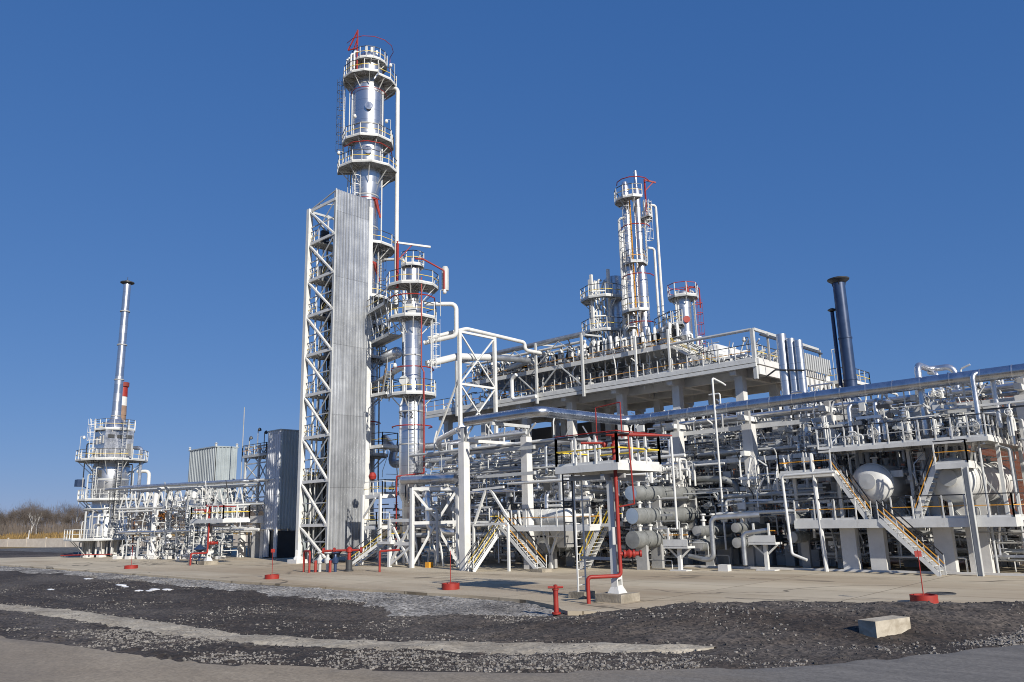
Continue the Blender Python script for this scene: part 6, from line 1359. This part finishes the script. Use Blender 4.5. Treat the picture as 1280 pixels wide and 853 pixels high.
b = MB(); b.lathe((-45.4, 31.6, 0), [(.3, -.02), (.3, .1), (.22, .12), (.22, .75), (0, .75)], 14); b.part('base', DK, T)
b = MB(); b.lathe((-45.4, 31.6, 0), [(.12, .75), (.12, 1.2), (.2, 1.25), (.2, 1.45), (.1, 1.55), (0, 1.6)], 12); b.path([(*off((-45.4, 31.6), -1.7), 1.35), (*off((-45.4, 31.6), .8), 1.35)], .075, 10)
for s in (-1.7, -1.0, .8): b.lathe((*off((-45.4, 31.6), s), 1.35), [(0, -.06), (.2, -.06), (.2, .06), (0, .06)], 12, (U[0], U[1], 0))
b.part('head', RD, T)
b = MB(); b.path([(*off((-42.6, 32), 0), -.05), (*off((-42.6, 32), 0), 1.3), (*off((-42.6, 32), 1.3), 1.35)], .07, 10, .5); b.top('red_stub_pipe', RD, 'red angled stub pipe rising from the pad beside the yellow-railed stair', 'fire pipe')
T = thing('hydrant_post', 'red T-topped post standing at the ragged front edge of the pad', 'hydrant post', (-18.9, 21.8, -.1))
b = MB(); b.lathe((-18.85, 21.75, -.1), [(.16, 0), (.16, .06), (.09, .07), (.09, .78), (.12, .79), (.12, .84), (0, .85)], 14); b.part('post', RD, T)
b = MB(); c_ = (-18.85, 21.75); b.path([(*off(c_, -.27), .79), (*off(c_, .27), .79)], .04, 8); b.lathe((*c_, .75), [(.07, 0), (.07, .12), (0, .14)], 10); b.part('t_bar', RD, T)
for i, (x, y, r, h, lab) in enumerate(((-66.9, 25.9, .5, .25, 'red well ring with a thin red marker pole, before the left furnace'), (-44.2, 25.3, .42, .24, 'red well ring with a thin marker pole, before the stair tower'), (-28.8, 25.75, .42, .28, 'dark red well ring at the edge of the shadow before the low stairs'), (-9.5, 30.3, .44, .26, 'red well ring with a red pole and small plate, before the crossing stairs'))):
    T = thing('well_marker', lab, 'well ring', (x, y, 0)); b = MB(); b.lathe((x, y, 0), [(r, 0), (r, h), (r*.85, h), (r*.85, h*.8), (0, h*.8)], 24); b.part('ring', RD, T)
    b = MB(); b.tube((x, y, h*.8), (x, y, 1.75), .018, 6); b.part('pole', RD, T)
    if i in (1, 3): b = MB(); b.bar((*off((x, y), -.12), 1.62), (*off((x, y), .12), 1.62), .02, .2); b.part('plate', RD, T)
b = MB(); bc = Vector((-8.2, 22.75, .06)); d = Vector((.28, .96, 0)); b.bar(bc-d*.72, bc+d*.72, .52, .56); vsb = b.v
b.top('foundation_block', ground_mat('block_concrete', (.36, .32, .25), (.50, .45, .36), 3, patch=(.24, .20, .14), patch_scale=2, bump=.3), 'weathered concrete block lying on the slag at lower right', 'block')
b = MB(); b.path([(-47.5, 27.2, .05), (-40, 26.4, .05)], .03, 6)
for i, (x, y) in enumerate(((-11.6, 43.6), (-16, 43.9))): pass

b = MB(); b.lathe((-9.9, 33.6, 0), [(.0, .012), (.42, .012), (.42, .03), (.5, .03), (.52, .0)], 20); b.top('manhole_cover', DK, 'dark round cover let into the concrete pad at right', 'manhole cover')

T = thing('rear_stair', 'short white stair with yellow handrails seen just left of the red standpipe', 'stair', (-31.6, 39.2, 0)); stairs(T, (-31.9, 39.2, 0), (-30.1, 39.2, 2.7), .8, (0, 1, 0), (WH, YL, YL)); rect_platform(T, -30.1, -29.2, 39.0, 40.2, 2.7, 'e', (WH, YL, YL))
rg = random.Random(909)
for i, (x, y) in enumerate(((-9.2, 44.6), (-8.6, 45.4), (-9.5, 46.4), (-8.2, 44.4), (-7.6, 45.8), (-9.0, 47.6), (-10.3, 43.9))):
    h = rg.uniform(5.2, 8.4); b = MB(); b.path([(x, y, 0), (x, y, h), (x-.5, y+.5, h+.2)], rg.choice((.05, .06, .08)), 8); b.top('slender_post', WH if i % 3 else LG, 'slender upright pipe in the group right of the sunlit vessel', 'pipe', 'slender pipes right of the vessel')
# ------------------------------------------------------------------ the rest of the small-bore pipework, too much to count
def clutter(name, lab, n, xr, yr, zr, seed, ok=lambda x, y, z: True):
    rg = random.Random(seed); b = MB(); k = 0
    while k < n:
        x, y, z = rg.uniform(*xr), rg.uniform(*yr), rg.uniform(*zr)
        if not ok(x, y, z): continue
        k += 1; b.mat(rg.choice((0, 0, 0, 1, 1, 2, 3, 4, 4))); q = rg.random()
        if q < .34:
            d = rg.choice(((1, 0, 0), (0, 1, 0))); L = rg.uniform(1, 4.5); e = (x+d[0]*L, y+d[1]*L, z); r = rg.uniform(.02, .055); b.path([(x, y, z), e, (e[0], e[1], max(.05, z-rg.uniform(.3, 1.4)))] if rg.random() < .6 else [(x, y, z), e], r, 6)
        elif q < .55: b.path([(x, y, z), (x, y, z+rg.uniform(.4, 1.6)), (x+rg.uniform(-.5, .5), y+rg.uniform(-.5, .5), z+1.7)], rg.uniform(.025, .06), 6)
        elif q < .78:
            s = rg.uniform(.07, .15); ax = rg.choice(((1, 0, 0), (0, 1, 0), (0, 0, 1))); b.lathe((x, y, z), [(0, -.2), (s*1.5, -.2), (s*1.5, -.13), (s*.8, -.12), (s*1.1, 0), (s*.8, .12), (s*1.5, .13), (s*1.5, .2), (0, .2)], 8, ax); b.lathe((x, y, z+.35), [(0, 0), (s*1.6, 0), (s*1.6, .03), (0, .03)], 8); b.bar((x, y, z), (x, y, z+.35), .03)
        elif q < .9: w = rg.uniform(.1, .35); b.box(x-w, x+w, y-.08, y+.08, z, z+rg.uniform(.15, .5))
        else: L = rg.uniform(1, 3); b.bar((x, y, z), (x+L, y, z), rg.uniform(.05, .12), rg.uniform(.08, .16))
    return b.top(name, [WH, LG, GP, DK, AP], lab, 'pipework', kind='stuff')
clutter('small_pipework', 'mass of small pipes, valves and fittings around the feet of the two columns', 900, (-56.5, -33.5), (37.6, 51.5), (.2, 8.6), 1, lambda x, y, z: (x < -39.2 or y > 39) and (x+58.4)**2+(y-41.9)**2 > 4 and (x+49.2)**2+(y-40)**2 > 2 and (x > -47.5 or y > 41.6 or z < 2.2))
clutter('small_pipework', 'mass of small pipes, valves and fittings inside the long pipe rack', 1700, (-33, -17), (46.4, 52), (.3, 8.9), 2)
clutter('small_pipework', 'mass of small pipes, valves and fittings around the two white vessels', 1100, (-19.5, -8.6), (44.3, 53), (.4, 8.6), 3, lambda x, y, z: (x < -13.2 and abs(x+15.7) > 1.2) or (z > 6.6 and x < -9.8) or z < 2.2)
clutter('small_pipework', 'mass of small pipes and fittings around the stacked grey exchangers', 260, (-31.5, -20), (41, 46), (.3, 5.4), 4, lambda x, y, z: x < -28.7 or (x > -24 and z > 2.9 and y > 43.5))
clutter('small_pipework', 'mass of small pipes and fittings on the two levels of the cooler deck', 420, (-58, -27), (53.4, 57), (14.15, 17.0), 5, lambda x, y, z: z < 14.8 or (z > 16.4 and x < -34))
clutter('small_pipework', 'mass of small pipes, valves and fittings about the low pipe bridge and furnace', 420, (-93, -73), (33.6, 37.8), (.2, 6.0), 6, lambda x, y, z: (x+98.7)**2+(y-35.1)**2 > 5)
